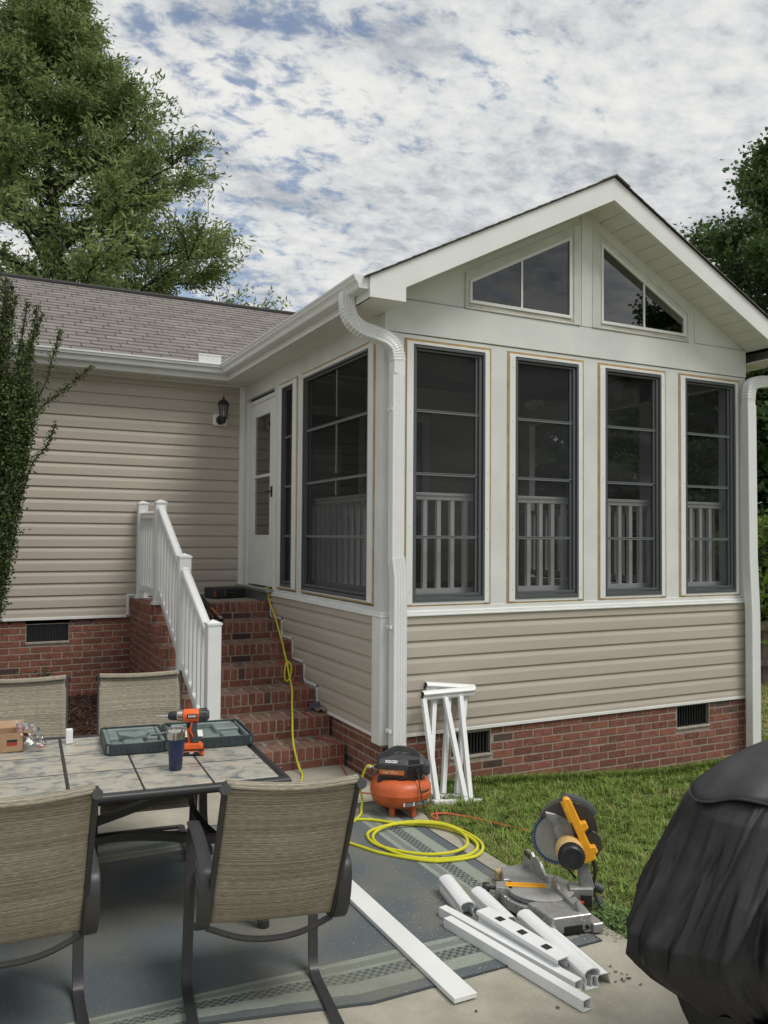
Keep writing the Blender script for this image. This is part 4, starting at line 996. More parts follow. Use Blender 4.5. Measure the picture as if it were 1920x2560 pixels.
M.build('rear_housing', GREYP, bd, smooth=True, local=True)
M = MB(); M.box(-.028, .026, .0335, .0355, AX - .010, AX + .012); M.box(-.028, .026, -.0355, -.0335, AX - .010, AX + .012); M.build('nameplate', BLACKP, bd, local=True, bevel=.001)
text_part('lettering', 'RIDGID', .0125, frame_mat((-.001, .0358, AX + .001), (-1, 0, 0), (0, 0, 1)), PTEXT, bd, .0004, .0005)
M = MB()
pr_ = []
for i in range(14): pr_ += [(.0315 if i % 2 else .0295, .048 + i * .002)]
M.lathe([(0, .047)] + pr_ + [(.0285, .078), (0, .078)], T=Matrix.Translation((0, 0, AX)) @ rotX, n=24); M.build('clutch_ring', STEEL, bd, smooth=True, local=True)
M = MB(); M.lathe([(0, .078), (.024, .079), (.024, .105), (.020, .118), (.012, .126), (0, .127)], T=Matrix.Translation((0, 0, AX)) @ rotX, n=20); M.build('chuck', BLACKP, DL, smooth=True, local=True)
M = MB(); M.lathe([(.013, .124), (.010, .130), (.0045, .131), (.0045, .168), (.002, .17), (.0022, .184), (0, .19)], T=Matrix.Translation((0, 0, AX)) @ rotX, n=10); M.build('driver_bit', CHROME, DL, smooth=True, local=True)

# tumbler
TM = thing('tumbler', 'navy blue insulated tumbler with bare steel rim on the table tiles', 'tumbler', (-1.907, -1.555, tz(-1.9, -1.55)))
M = MB(); M.lathe([(0, .0), (.029, .0), (.0315, .004), (.0345, .06), (.0375, .085), (.0385, .092), (.0405, .10), (.0435, .150)], n=40); M.build('body', NAVY, TM, smooth=True, local=True)
M = MB(); M.lathe([(.0436, .150), (.0445, .170), (.0452, .198), (.0440, .200), (.0425, .197), (.042, .18)], n=40); M.build('steel_rim', STEEL, TM, smooth=True, local=True)
M = MB(); M.lathe([(.0425, .194), (.040, .197), (.038, .190), (.0, .188)], n=32); M.box(-.012, .012, -.03, -.005, .189, .194); M.build('lid', mat('clear_lid', (.35, .33, .30), .12, trans=.6), TM, smooth=True, local=True)

# cardboard box, plastic bag, offcut, screw
BX = thing('cardboard_box', 'small open brown cardboard box with a black and red label on the table', 'box', (-2.65, -.85, tz(-2.65, -.85)), (0, 0, R(-4)))
M = MB(); w = .0035
for (a, b, c, d) in ((-.10, .095, -.07, -.07 + w), (-.10, .095, .07 - w, .07), (-.10, -.10 + w, -.07, .07), (.095 - w, .095, -.07, .07)): M.box(a, b, c, d, 0, .098)
M.box(-.1, .095, -.07, .07, 0, .003); b_ = M.build('carton', CARD, BX, local=True)
M = MB(); M.extr([(.093, -.07, .098), (.095, -.07, .098), (.145, -.07, .085), (.143, -.07, .083)], (0, .14, 0)); M.extr([(-.1, .07, .098), (.095, .07, .098), (.095, .115, .125), (-.1, .115, .125)], (0, .002, .002)); M.build('flap', CARD, BX, local=True, recalc=True)
M = MB(); M.box(.015, .065, -.0712, -.0705, .052, .064); M.build('label_strip', BLACKP, b_, local=True)
M = MB(); M.box(.015, .065, -.0712, -.0705, .034, .050); M.build('label_strip', mat('label_red', (.35, .03, .025), .6), b_, local=True)
BG = thing('plastic_bag', 'crumpled clear plastic bag with a pink tag lying beside the box', 'bag', (-2.49, -.93, tz(-2.49, -.93)), (0, 0, 0))
bagm = mat('clear_film', (.62, .64, .66), .18, trans=.0, bump=(30, .5), var=(25, .25)); 
def bagf(u, v):
    a = 2 * math.pi * u; t = v; r = (.012 + .034 * math.sin(math.pi * min(1, t * 1.1)) ** .8) * (1 + .28 * math.sin(5 * a + 9 * t) + .18 * math.sin(9 * a + 23 * t) + .1 * math.sin(31 * t + 3 * a))
    c = Vector((.03, -.035, .035)).lerp(Vector((-.105, .12, .135)), t); x = Vector((.66, .75, 0)); 
    return tuple(c + x * (r * math.cos(a) * (1.3 if t > .75 else 1.)) + Vector((0, 0, 1)) * (r * math.sin(a) * (.4 if t > .8 else .9)))
M = MB(); M.grid(bagf, 28, 40); M.build('film', glass_mat('bag_film', (.82, .84, .86), .13, .2), BG, local=True, smooth=True, recalc=False)
M = MB(); M.grid(lambda u, v: tuple(Vector(bagf(u * .25 + .62, v * .26 + .60)) * 1.005 + Vector((0, 0, .002))), 8, 8); M.build('pink_tag', mat('pink_print', (.62, .17, .16), .5), BG, local=True, smooth=True)
M = MB(); M.grid(lambda u, v: tuple(Vector(bagf(u * .22 + .62, v * .12 + .02)) * 1.005 + Vector((0, 0, .002))), 6, 6); M.build('pink_tag', mat('pink_print', (.62, .17, .16), .5), BG, local=True, smooth=True)
M = MB(); z = tz(-2.32, -.82); M.box(-2.343, -2.307, -.845, -.809, z, z + .078); tag(M.build('vinyl_offcut', VINYL, bevel=.003), 'small white square offcut standing upright on the table', 'offcut')
M = MB(); M.cyl((-2.325, -.895, z + .004), (-2.292, -.885, z + .004), .0022, n=8); M.cyl((-2.292, -.885, z + .004), (-2.288, -.884, z + .004), .005, .006, n=10); tag(M.build('screw', STEEL, smooth=True), 'single loose screw lying in front of the white offcut', 'screw')

# ------------------------------------------------------------------ air compressor
AC = thing('air_compressor', 'orange pancake air compressor with black motor shroud by the brick corner', 'compressor', (-.15, -.60, .006), (0, 0, R(-26.6))); AC.scale = (.96, .96, .96)
# local: -y faces the camera, x to the right in the picture
M = MB(); M.lathe([(0, .050), (.12, .052), (.172, .060), (.202, .084), (.216, .116), (.2185, .145), (.2205, .150), (.2185, .155), (.216, .188), (.201, .218), (.165, .238), (.10, .246), (0, .247)], n=56)
tk = M.build('tank', ORTANK, AC, smooth=True, local=True)
for a in (-112, -58, 60, 120):
    M = MB(); c_, s_ = math.cos(R(a)), math.sin(R(a)); T = Matrix.Rotation(R(a), 4, 'Z'); M.box(.150, .175, -.018, .018, 0, .08, T); M.build('foot', ORTANK if a < 0 else RUBBER, AC, local=True, bevel=.002)
def wrap(name, a0, a1, z0_, z1_, r_, material, n=12):
    M = MB(); M.grid(lambda u, v: (r_ * math.cos(R(lerp(a0, a1, u))), r_ * math.sin(R(lerp(a0, a1, u))), lerp(z0_, z1_, v)), n, 1); return M.build(name, material, tk, local=True, smooth=True)
dk = mat('decal_black', (.03, .03, .032), .4); wrap('decal', -86, -28, .088, .118, .2195, dk, 16)
for k in range(3): wrap('decal_print', -84 + k * 20, -68 + k * 20, .093, .096, .2202, mat('decal_grey', (.45, .45, .46), .5)); wrap('decal_print', -84 + k * 20, -68 + k * 20, .102, .105, .2202, MATS['decal_grey']); wrap('decal_print', -84 + k * 20, -68 + k * 20, .111, .113, .2202, MATS['decal_grey'])
for k in range(4): wrap('decal_print', -86 + k * 18.5, -83.5 + k * 18.5, .090, .116, .2206, PTEXT, 2)
wrap('decal', -50, -26, .165, .183, .2192, mat('decal_brown', (.10, .06, .05), .5))
# motor shroud
_keep = list(COL.objects)
def ngon(z, pts): return [(x, y, z) for x, y in pts]
M = MB()
lv = [(.285, [(-.155, -.10), (.03, -.135), (.15, -.09), (.165, .08), (.05, .13), (-.14, .11)]), (.335, [(-.165, -.11), (.035, -.148), (.165, -.10), (.178, .09), (.05, .14), (-.15, .12)]),
      (.385, [(-.168, -.112), (.035, -.150), (.165, -.10), (.178, .09), (.05, .14), (-.152, .12)]), (.408, [(-.150, -.095), (.03, -.115), (.145, -.08), (.150, .07), (.05, .12), (-.14, .10)]), (.428, [(-.05, -.045), (.02, -.045), (.06, -.03), (.06, .03), (.02, .05), (-.05, .04)])]
vs = [p for z, pts in lv for p in ngon(z, pts)]; fs = []
for j in range(len(lv) - 1):
    for i in range(6): fs.append((j * 6 + i, j * 6 + (i + 1) % 6, (j + 1) * 6 + (i + 1) % 6, (j + 1) * 6 + i))
fs += [tuple(range(5, -1, -1)), tuple(range(24, 30))]
M.add(vs, fs); sh_ = M.build('motor_shroud', GREYP, AC, local=True, bevel=.008, seg=2)
M = MB(); M.extr([(-.150, -.108, .29), (.10, -.125, .29), (.15, .06, .29), (-.12, .10, .29)], (0, 0, -.03))
for (x, y) in ((-.145, -.095), (.0, -.118), (.13, -.08), (-.12, .09), (.13, .07)): M.box(x - .02, x + .02, y - .016, y + .016, .235, .29)
M.build('shroud_base', BLACKP, AC, local=True, bevel=.004, recalc=True)
M = MB()
for k in range(6): z = .30 + k * .013; M.add([(.042, -.1515 + .0, z), (.155, -.1085, z), (.155, -.1085, z + .006), (.042, -.1515, z + .006)], [(0, 1, 2, 3)])
for k in range(3): z = .390 + k * .008; q = k * .011; M.add([(.05, -.1470 + q, z), (.135, -.1135 + q * .7, z), (.135, -.109 + q * .7, z + .005), (.05, -.1425 + q, z + .005)], [(0, 1, 2, 3)])
M.build('vent_slots', mat('slot_black', (.004, .004, .004), .9), sh_, local=True)
M = MB(); M.box(.155, .205, -.09, .07, .30, .375); M.build('motor_end', GREYP, AC, local=True, bevel=.012, seg=2)
M = MB(); n_y = lambda x: -.113 + (x + .168) * (-.038 / .203)
M.add([(-.150, n_y(-.15) - .0015, .312), (.020, n_y(.02) - .0015, .312), (.022, n_y(.022) - .0015, .345), (-.155, n_y(-.155) - .0015, .345)], [(0, 1, 2, 3)])
M.build('orange_panel', mat('orange_panel', (.55, .17, .04), .5, var=(50, .2)), sh_, local=True)
text_part('lettering', '6 gal  150 psi', .019, frame_mat((-.075, n_y(-.075) - .002, .329), (1, -.187, 0), (0, 0, 1)), PTEXT, sh_, .0004)
text_part('lettering', 'RIDGID', .026, frame_mat((-.068, -.119, .399), (1, -.14, 0), (.0, .017 * 1, .023)), PTEXT, sh_, .0004, .0008)
M = MB(); M.tube(smoothpath([(-.155, -.03, .33), (-.145, -.03, .40), (-.075, -.03, .452), (-.02, -.03, .470), (.05, -.03, .462), (.085, -.03, .45), (.115, -.03, .42), (.135, -.03, .36), (.14, -.03, .32)], 5), .0145, sect=[(-1.3, -.8), (1.3, -.8), (1.4, 0), (1.3, .8), (-1.3, .8), (-1.4, 0)], up=(0, 1, 0))
M.build('carry_handle', GREYP, AC, local=True, smooth=True)
M = MB(); M.lathe([(0, 0), (.010, 0), (.011, .02), (.004, .026), (0, .026)], (-.005, .02, .425), 10); M.cyl((-.165, -.04, .355), (-.205, -.055, .35), .008, n=8); M.cyl((-.19, -.05, .35), (-.225, -.06, .342), .011, n=6); M.build('brass_coupler', mat('brass_steel', (.45, .41, .33), .3, metal=1), AC, local=True, smooth=True)
M = MB(); M.tube(smoothpath([(.115, -.125, .31), (.12, -.15, .28), (.135, -.2, .18), (.155, -.24, .09), (.19, -.27, .03), (.25, -.27, .005)], 6), .0045, 6); M.box(.10, .13, -.135, -.11, .305, .325); M.build('power_cord', RUBBER, AC, local=True, smooth=True)

for q_ in COL.objects:
    if q_ not in _keep and q_.parent == AC and q_.name[:10] != 'power_cord': q_.location.z -= .028

# ------------------------------------------------------------------ hose and cords
def cord(name, pts, r, m, label, cat, n=8, parent=None, sm=7):
    M = MB(); M.tube(smoothpath(pts, sm), r, n); o = M.build(name, m, parent, smooth=True)
    if label: tag(o, label, cat)
    return o
hp = [(-.352, -.563, .345), (-.375, -.53, .335), (-.40, -.50, .25), (-.395, -.47, .15), (-.375, -.46, .06), (-.40, -.50, .02), (-.50, -.56, .016)]
h = cord('air_hose', [(a, b, c - .028 if c > .2 else c) for a, b, c in hp[:6]] + [(-.455, -.60, .014), (-.60, -.72, .014), (-.75, -.60, .014), (-.80, -.30, .014), (-.66, .05, .014), (-.48, .41, .014), (-.455, .56, .05), (-.475, .612, .184), (-.43, .77, .262), (-.375, .925, .355), (-.315, 1.1, .44),
     (-.255, 1.268, .527), (-.22, 1.43, .61), (-.185, 1.588, .70), (-.155, 1.75, .785), (-.125, 1.908, .87), (-.10, 2.07, .955), (-.075, 2.228, 1.043), (-.055, 2.40, 1.13), (-.035, 2.563, 1.212), (-.045, 2.57, 1.30), (-.06, 2.60, 1.335), (.0, 2.66, 1.335)], .0082, HOSE,
     'yellow green air hose coiled on the rug and running up the brick steps', 'hose')
ring = [(-.443, -.714, .016), (-.284, -.883, .016), (-.109, -1.011, .016), (-.022, -1.207, .016), (-.040, -1.392, .016), (-.145, -1.500, .016), (-.262, -1.515, .016), (-.406, -1.47, .016), (-.53, -1.346, .016), (-.585, -1.12, .018), (-.535, -.975, .022), (-.40, -.915, .034), (-.235, -.945, .036), (-.10, -1.03, .035), (-.045, -1.17, .034), (-.075, -1.33, .034), (-.16, -1.44, .034), (-.29, -1.475, .034), (-.43, -1.42, .030), (-.545, -1.26, .020), (-.60, -1.10, .015), (-.555, -.93, .015), (-.40, -.87, .018), (-.24, -.91, .034), (-.075, -1.02, .034), (.005, -1.22, .018), (-.015, -1.41, .016), (-.13, -1.535, .016), (-.28, -1.545, .016), (-.44, -1.485, .016), (-.62, -1.27, .014), (-.70, -1.10, .014), (-.78, -.95, .014), (-.95, -.85, .014)]
M = MB(); M.tube(smoothpath([(-.80, -.60, .012), (-.62, -.64, .012)] + ring, 7), .0095, 8); M.build('hose_coil', HOSE, h, smooth=True)
M = MB(); M.tube(smoothpath([(-.170, 1.575, .712), (-.15, 1.57, .66), (-.165, 1.56, .58), (-.20, 1.555, .545), (-.215, 1.575, .60), (-.19, 1.60, .70)], 6, closed=True), .0085, 8, closed=True); M.build('tied_loop', HOSE, h, smooth=True)
M = MB(); M.cyl((-.340, -.575, .317), (-.375, -.53, .307), .009, n=8); M.build('hose_fitting', CHROME, h, smooth=True)
cord('extension_cord', [(.02, 2.62, 1.33), (-.025, 2.57, 1.29), (-.02, 2.55, 1.2), (-.03, 2.50, 1.10), (-.035, 2.42, 1.04), (-.028, 2.26, 1.035), (-.033, 2.228, .99), (-.035, 2.22, .9), (-.05, 2.15, .87), (-.14, 2.10, .866), (-.16, 2.03, .866), (-.06, 1.97, .866), (-.033, 1.91, .866), (-.036, 1.895, .78), (-.05, 1.86, .705), (-.13, 1.80, .695), (-.21, 1.77, .695), (-.22, 1.68, .695), (-.185, 1.60, .690), (-.17, 1.585, .60), (-.14, 1.50, .53), (-.09, 1.42, .525), (-.10, 1.30, .525), (-.115, 1.27, .49), (-.14, 1.22, .37), (-.19, 1.15, .355), (-.215, 1.08, .352), (-.21, .96, .352), (-.20, .92, .33), (-.18, .88, .2), (-.15, .82, .182), (-.09, .65, .182), (-.075, .61, .15), (-.09, .55, .02), (-.12, .42, .008), (-.15, .30, .008), (-.22, .1, .008), (-.27, -.04, .008), (-.22, -.16, .008), (-.12, -.22, .008), (.0, -.30, .0), (.07, -.45, -.03), (.105, -.56, -.028), (.095, -.66, -.03)],
     .0045, REDC, 'thin red extension cord trailing down the right side of the brick steps', 'cord', 6)
gz0 = lambda x, y: gz(x, y) + .022
cord('extension_cord', [(x, y, gz0(x, y)) for x, y in [(.085, -.69), (.0, -.84), (-.005, -.78), (.03, -.73), (.12, -.72), (.2, -.78), (.27, -.85), (.36, -.98), (.45, -1.12), (.53, -1.23), (.52, -1.4), (.40, -1.7), (.25, -2.0), (.18, -2.2)]], .0065, ORC,
     'orange extension cord lying in the grass between compressor and miter saw', 'cord', 6)
cord('cable_scrap', [(x, y, gz0(x, y) + .01) for x, y in [(.19, -1.0), (.26, -1.01), (.33, -1.06), (.37, -1.15)]], .004, RUBBER, 'short black cable scrap in the grass near the coiled hose', 'cable', 5)
cord('cable_scrap', [(x, y, gz0(x, y) + .012) for x, y in [(.37, -1.28), (.36, -1.36), (.355, -1.43)]], .004, RUBBER, 'short black cable scrap in the grass left of the saw blade', 'cable', 5)

# ------------------------------------------------------------------ things on the steps
BC = thing('tool_case', 'closed black tool case with rusty orange edges lying on the landing', 'tool case', (-.30, 3.30, 1.197), (0, 0, R(14)))
M = MB(); M.box(-.185, .19, -.13, .13, 0, .112); cse = M.build('shell', mat('scuffed_black', (.02, .024, .028), .5, var=(14, .3), bump=(60, .3), speck=(16, .68, (.06, .11, .14))), BC, bevel=.014, seg=2, local=True)
M = MB()
for x in (-.186, -.07): M.box(x - .004, x + .012, -.132, -.10, .02, .09)
M.build('latch', mat('rusty_orange', (.28, .07, .025), .6, var=(20, .3)), cse, bevel=.003, local=True)
M = MB(); M.tube(smoothpath([(-.03, -.13, .055), (-.02, -.15, .055), (.06, -.15, .055), (.07, -.13, .055)], 4), .008, 6); M.build('handle', BLACKP, cse, smooth=True, local=True)
LV = thing('torpedo_level', 'black and orange level leaning on the top step behind the railing', 'level', (-.62, 2.45, 1.03))
p0, p1 = Vector((-.585, 2.375, 1.04)), Vector((-.765, 2.70, 1.30))
M = MB(); M.bar(p0, p1, .055, .022, up=(.2, -.5, .8)); b_ = M.build('body', BLACKP, LV, bevel=.003)
M = MB(); M.bar(p0.lerp(p1, .12) + Vector((0, -.008, .012)), p0.lerp(p1, .42) + Vector((0, -.008, .012)), .018, .008, up=(.2, -.5, .8)); M.build('orange_edge', mat('dull_orange', (.45, .14, .04), .5), b_)
M = MB(); M.bar(p0.lerp(p1, .02) + Vector((0, -.01, .014)), p0.lerp(p1, .11) + Vector((0, -.01, .014)), .04, .006, up=(.2, -.5, .8)); M.build('vial_window', ALU, b_)
GL = thing('work_gloves', 'crumpled grey work gloves lying on the second lowest brick step', 'gloves', (-.02, 1.10, .345))
GLM = mat('grey_leather', (.20, .18, .15), .9, var=(30, .3), bump=(80, .7)); GLP = mat('purple_grey_cloth', (.095, .075, .10), .95, var=(25, .3), bump=(90, .7))
def blob_glove(c, a, flip=1):
    M = MB(); c = Vector(c); ca, sa = math.cos(a), math.sin(a)
    def W(x, y, z): return (c.x + x * ca - y * sa, c.y + x * sa + y * ca, c.z + z)
    for i in range(4):
        y = (-.033 + i * .021) * flip; L_ = (.075, .085, .08, .065)[i]
        M.tube(smoothpath([W(.02, y * .9, .022), W(.05, y, .034), W(.05 + L_ * .5, y * 1.25, .024), W(.04 + L_ * .85, y * 1.35, .011)], 4), [.010 + .0035 * math.sin(math.pi * min(1, (k + 2) / 14)) for k in range(13)], 8)
    M.tube(smoothpath([W(-.02, -.03 * flip, .02), W(.01, -.055 * flip, .022), W(.045, -.062 * flip, .014)], 4), [.012] * 8 + [.009], 8)
    g1 = M.build('fingers', GLM, GL, smooth=True)
    M = MB(); M.tube(smoothpath([W(-.10, 0, .018), W(-.06, 0, .022), W(-.01, 0, .028), W(.03, 0, .024)], 5), [.030, .031, .031, .030, .028, .027, .028, .03, .032, .034, .036, .037, .036, .034, .030, .022], sect=[(math.cos(t) * 1.15, math.sin(t) * .6) for t in [i * math.pi / 6 for i in range(12)]], up=(0, 0, 1)); M.build('palm', GLP, GL, smooth=True)
blob_glove((-.05, 1.12, .345), R(-62)); blob_glove((.0, 1.22, .358), R(-28), -1)
M = MB(); M.tube(smoothpath([(.045, 1.21, .37), (.07, 1.23, .40), (.11, 1.24, .395), (.13, 1.25, .37)], 4), [.022, .026, .029, .03, .031, .032, .033, .033, .033, .032, .03, .028, .024], 10); M.build('cuff', GLM, GL, smooth=True)

# ------------------------------------------------------------------ leaning railing sections
def lean_section(label, top, bot, bals):
    t = thing('railing_section', label, 'railing section', bot[0], (0, 0, 0), 'loose railing sections leaning on the siding')
    p, q = Vector(top[0]), Vector(top[1]); M = MB(); M.tube([p, q], .027, sect=RSEC, up=(0, -.35, 1)); tr = M.build('top_rail', VINYL, t, smooth=True)
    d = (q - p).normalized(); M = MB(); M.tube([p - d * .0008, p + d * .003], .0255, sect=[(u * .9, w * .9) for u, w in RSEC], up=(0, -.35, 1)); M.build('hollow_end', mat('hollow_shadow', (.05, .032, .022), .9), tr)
    M = MB(); M.bar(bot[0], bot[1], .045, .05); M.build('bottom_rail', VINYL, t, bevel=.002)
    for a, b in bals: M = MB(); M.bar(a, b, .036, .036, up=(0, -1, .1)); M.build('baluster', VINYL, t, bevel=.0015)
lean_section('front white railing section leaning on the wall, its middle baluster crossing the bottom rail', [(.285, -.125, .669), (.742, -.130, .672)], [(.195, -.45, -.045), (.605, -.465, -.085)],
    [((.292, -.130, .64), (.238, -.435, -.03)), ((.478, -.14, .64), (.452, -.50, -.10)), ((.614, -.141, .64), (.508, -.455, -.055))])
lean_section('rear white railing section behind the front one, its top rail sloping down right', [(.356, -.045, .722), (.785, -.070, .672)], [(.215, -.318, -.04), (.50, -.330, -.075)],
    [((.428, -.06, .69), (.248, -.309, -.02)), ((.552, -.072, .68), (.358, -.316, -.03)), ((.702, -.075, .67), (.475, -.322, -.045))])

# ------------------------------------------------------------------ offcuts on the ground
def hollow(name, p, q, r, label, sect=RSEC, up=(0, 0, 1), holes=0, cat='rail offcut'):
    p, q = Vector(p), Vector(q); M = MB(); M.tube([p, q], r, sect=sect, up=up, caps=False); d = (q - p)
    M.tube([q, p], r * .90, sect=[(-u, w) for u, w in sect], up=up, caps=False)
    n = len(sect)
    for e_, sg in ((p, 1), (q, -1)):   # end annulus
        t = d.normalized(); a = Vector(up); b = t.cross(a).normalized(); a = b.cross(t)
        o_ = [e_ + b * u * r + a * w * r for u, w in sect]; i_ = [e_ + b * u * r * .90 + a * w * r * .90 for u, w in sect]
        M.add(o_ + i_, [((i, (i + 1) % n, (i + 1) % n + n, i + n) if sg > 0 else (i, i + n, (i + 1) % n + n, (i + 1) % n)) for i in range(n)])
    M.tube([p + d * .3, p + d * .301], r * .85, sect=sect, up=up); M.tube([p + d * .8, p + d * .801], r * .85, sect=sect, up=up); 
    o = M.build(name, VINYL, smooth=True); tag(o, label, cat, 'white vinyl rail offcuts on the patio')
    return o
SQ = [(-1, -1), (1, -1), (1, 1), (-1, 1)]
hollow('rail_offcut', (-.548, -1.87, .052), (-.603, -2.17, .038), .038, 'shortest white moulded rail offcut, farthest left on the rug, open end facing us')
hollow('rail_offcut', (-.475, -2.06, .050), (-.505, -2.385, .036), .036, 'second white moulded rail offcut, lying between the shortest piece and the saw')
hollow('rail_offcut', (-.425, -2.39, .055), (-.477, -2.935, .040), .038, 'long white moulded rail offcut beside the plate with square holes, end wide open')
hollow('rail_offcut', (-.738, -2.20, .026), (-.606, -3.055, .026), .023, 'longest white square hollow bar, nearest the rug border, open end at front', sect=SQ)
hollow('rail_offcut', (-.700, -2.09, .026), (-.545, -2.93, .026), .023, 'white square bar lying directly behind the longest one', sect=SQ)
o = hollow('rail_offcut', (-.592, -2.285, .05), (-.525, -2.81, .04), .040, 'white channel rail offcut with three dark baluster holes on top', sect=[(-1.0, 1.1), (-1.0, .7), (-.6, .4), (-.6, -.1), (-1.0, -.5), (-.9, -1.0), (.9, -1.0), (1.0, -.5), (.6, -.1), (.6, .4), (1.0, .7), (1.0, 1.1)])
for t in (.2, .48, .77):
    M = MB(); c = Vector((-.592, -2.285, .0955)).lerp(Vector((-.525, -2.81, .0855)), t); M.bar(c, c + Vector((.005, -.038, -.0006)), .036, .0015)
    M.build('baluster_hole', mat('hole_dark', (.02, .018, .016), .9), o)
PL = thing('slotted_plate', 'white angled vinyl plate with two square holes lying by the saw base', 'rail offcut', (-.38, -2.7, 0), group='white vinyl rail offcuts on the patio')
p, q = Vector((-.385, -2.49, .05)), Vector((-.432, -2.93, .045)); M = MB(); d = (q - p).normalized(); sd = Vector((-d.y, d.x, 0)) * 1.0
if sd.x < 0: sd = -sd
L_ = (q - p).length
def PP(a, b, c): return p + d * a + sd * b + Vector((0, 0, c))
for (a0, a1, b0, b1) in ((0, .13, -.04, .04), (.168, .345, -.04, .04), (.383, L_, -.04, .04), (.13, .168, -.04, -.019), (.13, .168, .019, .04), (.345, .383, -.04, -.019), (.345, .383, .019, .04)):
    M.extr([PP(a0, b0, 0), PP(a1, b0, 0), PP(a1, b1, 0), PP(a0, b1, 0)], (0, 0, .003))
M.extr([PP(0, .04, 0), PP(L_, .04, 0), PP(L_, .055, -.043), PP(0, .055, -.043)], sd * .003); M.extr([PP(0, -.04, 0), PP(L_, -.04, 0), PP(L_, -.04, -.045), PP(0, -.04, -.045)], sd * .003); M.build('plate', VINYL, PL, recalc=True)
M = MB(); p, q = Vector((-1.005, -1.25, .012 + .006)), Vector((-1.006, -2.79, .012 + .006)); M.bar(p, q, .108, .022); tag(M.build('trim_board', WHITE, bevel=.002), 'long flat white trim board lying beside the chair across the rug edge', 'board')

# ------------------------------------------------------------------ miter saw
MSW = thing('miter_saw', 'grey and yellow miter saw with raised blade guard on the rug corner', 'miter saw', (-.20, -2.22, .01), (0, 0, R(-10)))
# local frame: +y_l = along base wings away from the camera, +x_l = rear of the saw
M = MB()
def ringsec(M, r0, r1, a0, a1, z0, z1, n=20, T=None):
    for i in range(n):
        a, b = R(lerp(a0, a1, i / n)), R(lerp(a0, a1, (i + 1) / n))
        M.extr([(r0 * math.cos(a), r0 * math.sin(a), z0), (r1 * math.cos(a), r1 * math.sin(a), z0), (r1 * math.cos(b), r1 * math.sin(b), z0), (r0 * math.cos(b), r0 * math.sin(b), z0)], (0, 0, z1 - z0), T=T)
ringsec(M, .12, .195, 60, 300, .03, .062, 26); ringsec(M, .185, .200, 60, 300, .015, .066, 26)
for (y0, y1) in ((-.33, -.14), (.14, .30)):
    M.extr([(-.10, y0, 0.012), (.10, y0, .012), (.125, y1, .012), (-.14, y1, .012)] if y0 < 0 else [(-.14, y0, .012), (.12, y0, .012), (.09, y1, .012), (-.08, y1, .012)], (0, 0, .076))
M.box(-.06, .13, -.14, .14, .02, .07)
M.box(.10, .155, -.345, -.24, 0, .045)
for (x, y) in ((-.09, -.31), (.085, -.31), (-.07, .28), (.07, .28)): M.box(x - .022, x + .022, y - .02, y + .02, 0, .03)
bs = M.build('base', ALU, MSW, local=True, bevel=.004, recalc=True)
M = MB(); M.box(-.045, .05, -.3345, -.329, .010, .042); M.cyl((.075, -.335, .03), (.075, -.329, .03), .010, n=12); M.cyl((-.075, -.335, .022), (-.075, -.329, .022), .009, n=12); M.build('base_cutout', mat('cavity_black', (.01, .01, .01), .9), bs, local=True)
MT = Matrix.Rotation(R(-22), 4, 'Z')
M = MB(); M.lathe([(0, .062), (.150, .062), (.168, .068), (.172, .092), (.165, .096), (0, .096)], n=48, T=MT); tt = M.build('turntable', ALUD, MSW, local=True, smooth=True)
M = MB(); M.extr([(-.14, -.05, .06), (-.225, -.035, .06), (-.225, .035, .06), (-.14, .05, .06)], (0, 0, .036), T=MT); M.build('table_arm', ALU, tt, local=True, bevel=.003, recalc=True)
M = MB(); M.box(-.175, .03, -.026, -.004, .0965, .100, MT); M.box(-.175, .03, .003, .024, .0965, .100, MT); M.build('kerf_insert', SAWY, tt, local=True)
M = MB(); M.cyl((-.22, 0, .075), (-.255, 0, .078), .009, n=10, T=MT); M.lathe([(0, 0), (.020, .0), (.024, .006), (.024, .030), (.020, .038), (0, .038)], T=MT @ Matrix.Translation((-.255, 0, .078)) @ Matrix.Rotation(R(-90), 4, 'Y'), n=14); M.build('miter_knob', BLACKP, tt, local=True, smooth=True)
M = MB()   # fence halves
M.extr([(.045, .02, .097), (.045, .30, .060), (.045, .30, .10), (.045, .255, .185), (.045, .19, .19), (.045, .17, .175), (.045, .145, .185), (.045, .10, .175), (.045, .035, .125)][0:9], (.014, 0, 0))
M.extr([(.045, -.03, .097), (.045, -.30, .075), (.045, -.30, .10), (.045, -.285, .135), (.045, -.25, .105), (.045, -.10, .115), (.045, -.06, .165), (.045, -.035, .14)], (.014, 0, 0))
fn = M.build('fence', ALU, MSW, local=True, recalc=True)
M = MB(); M.box(.042, .045, .205, .275, .150, .172); M.build('fence_label', BLACKP, fn, local=True)
M = MB(); M.box(-.10, .02, .285, .345, .02, .06); M.build('wood_block', mat('pine_block', (.50, .36, .19), .8, var=(12, .15)), bs, local=True)
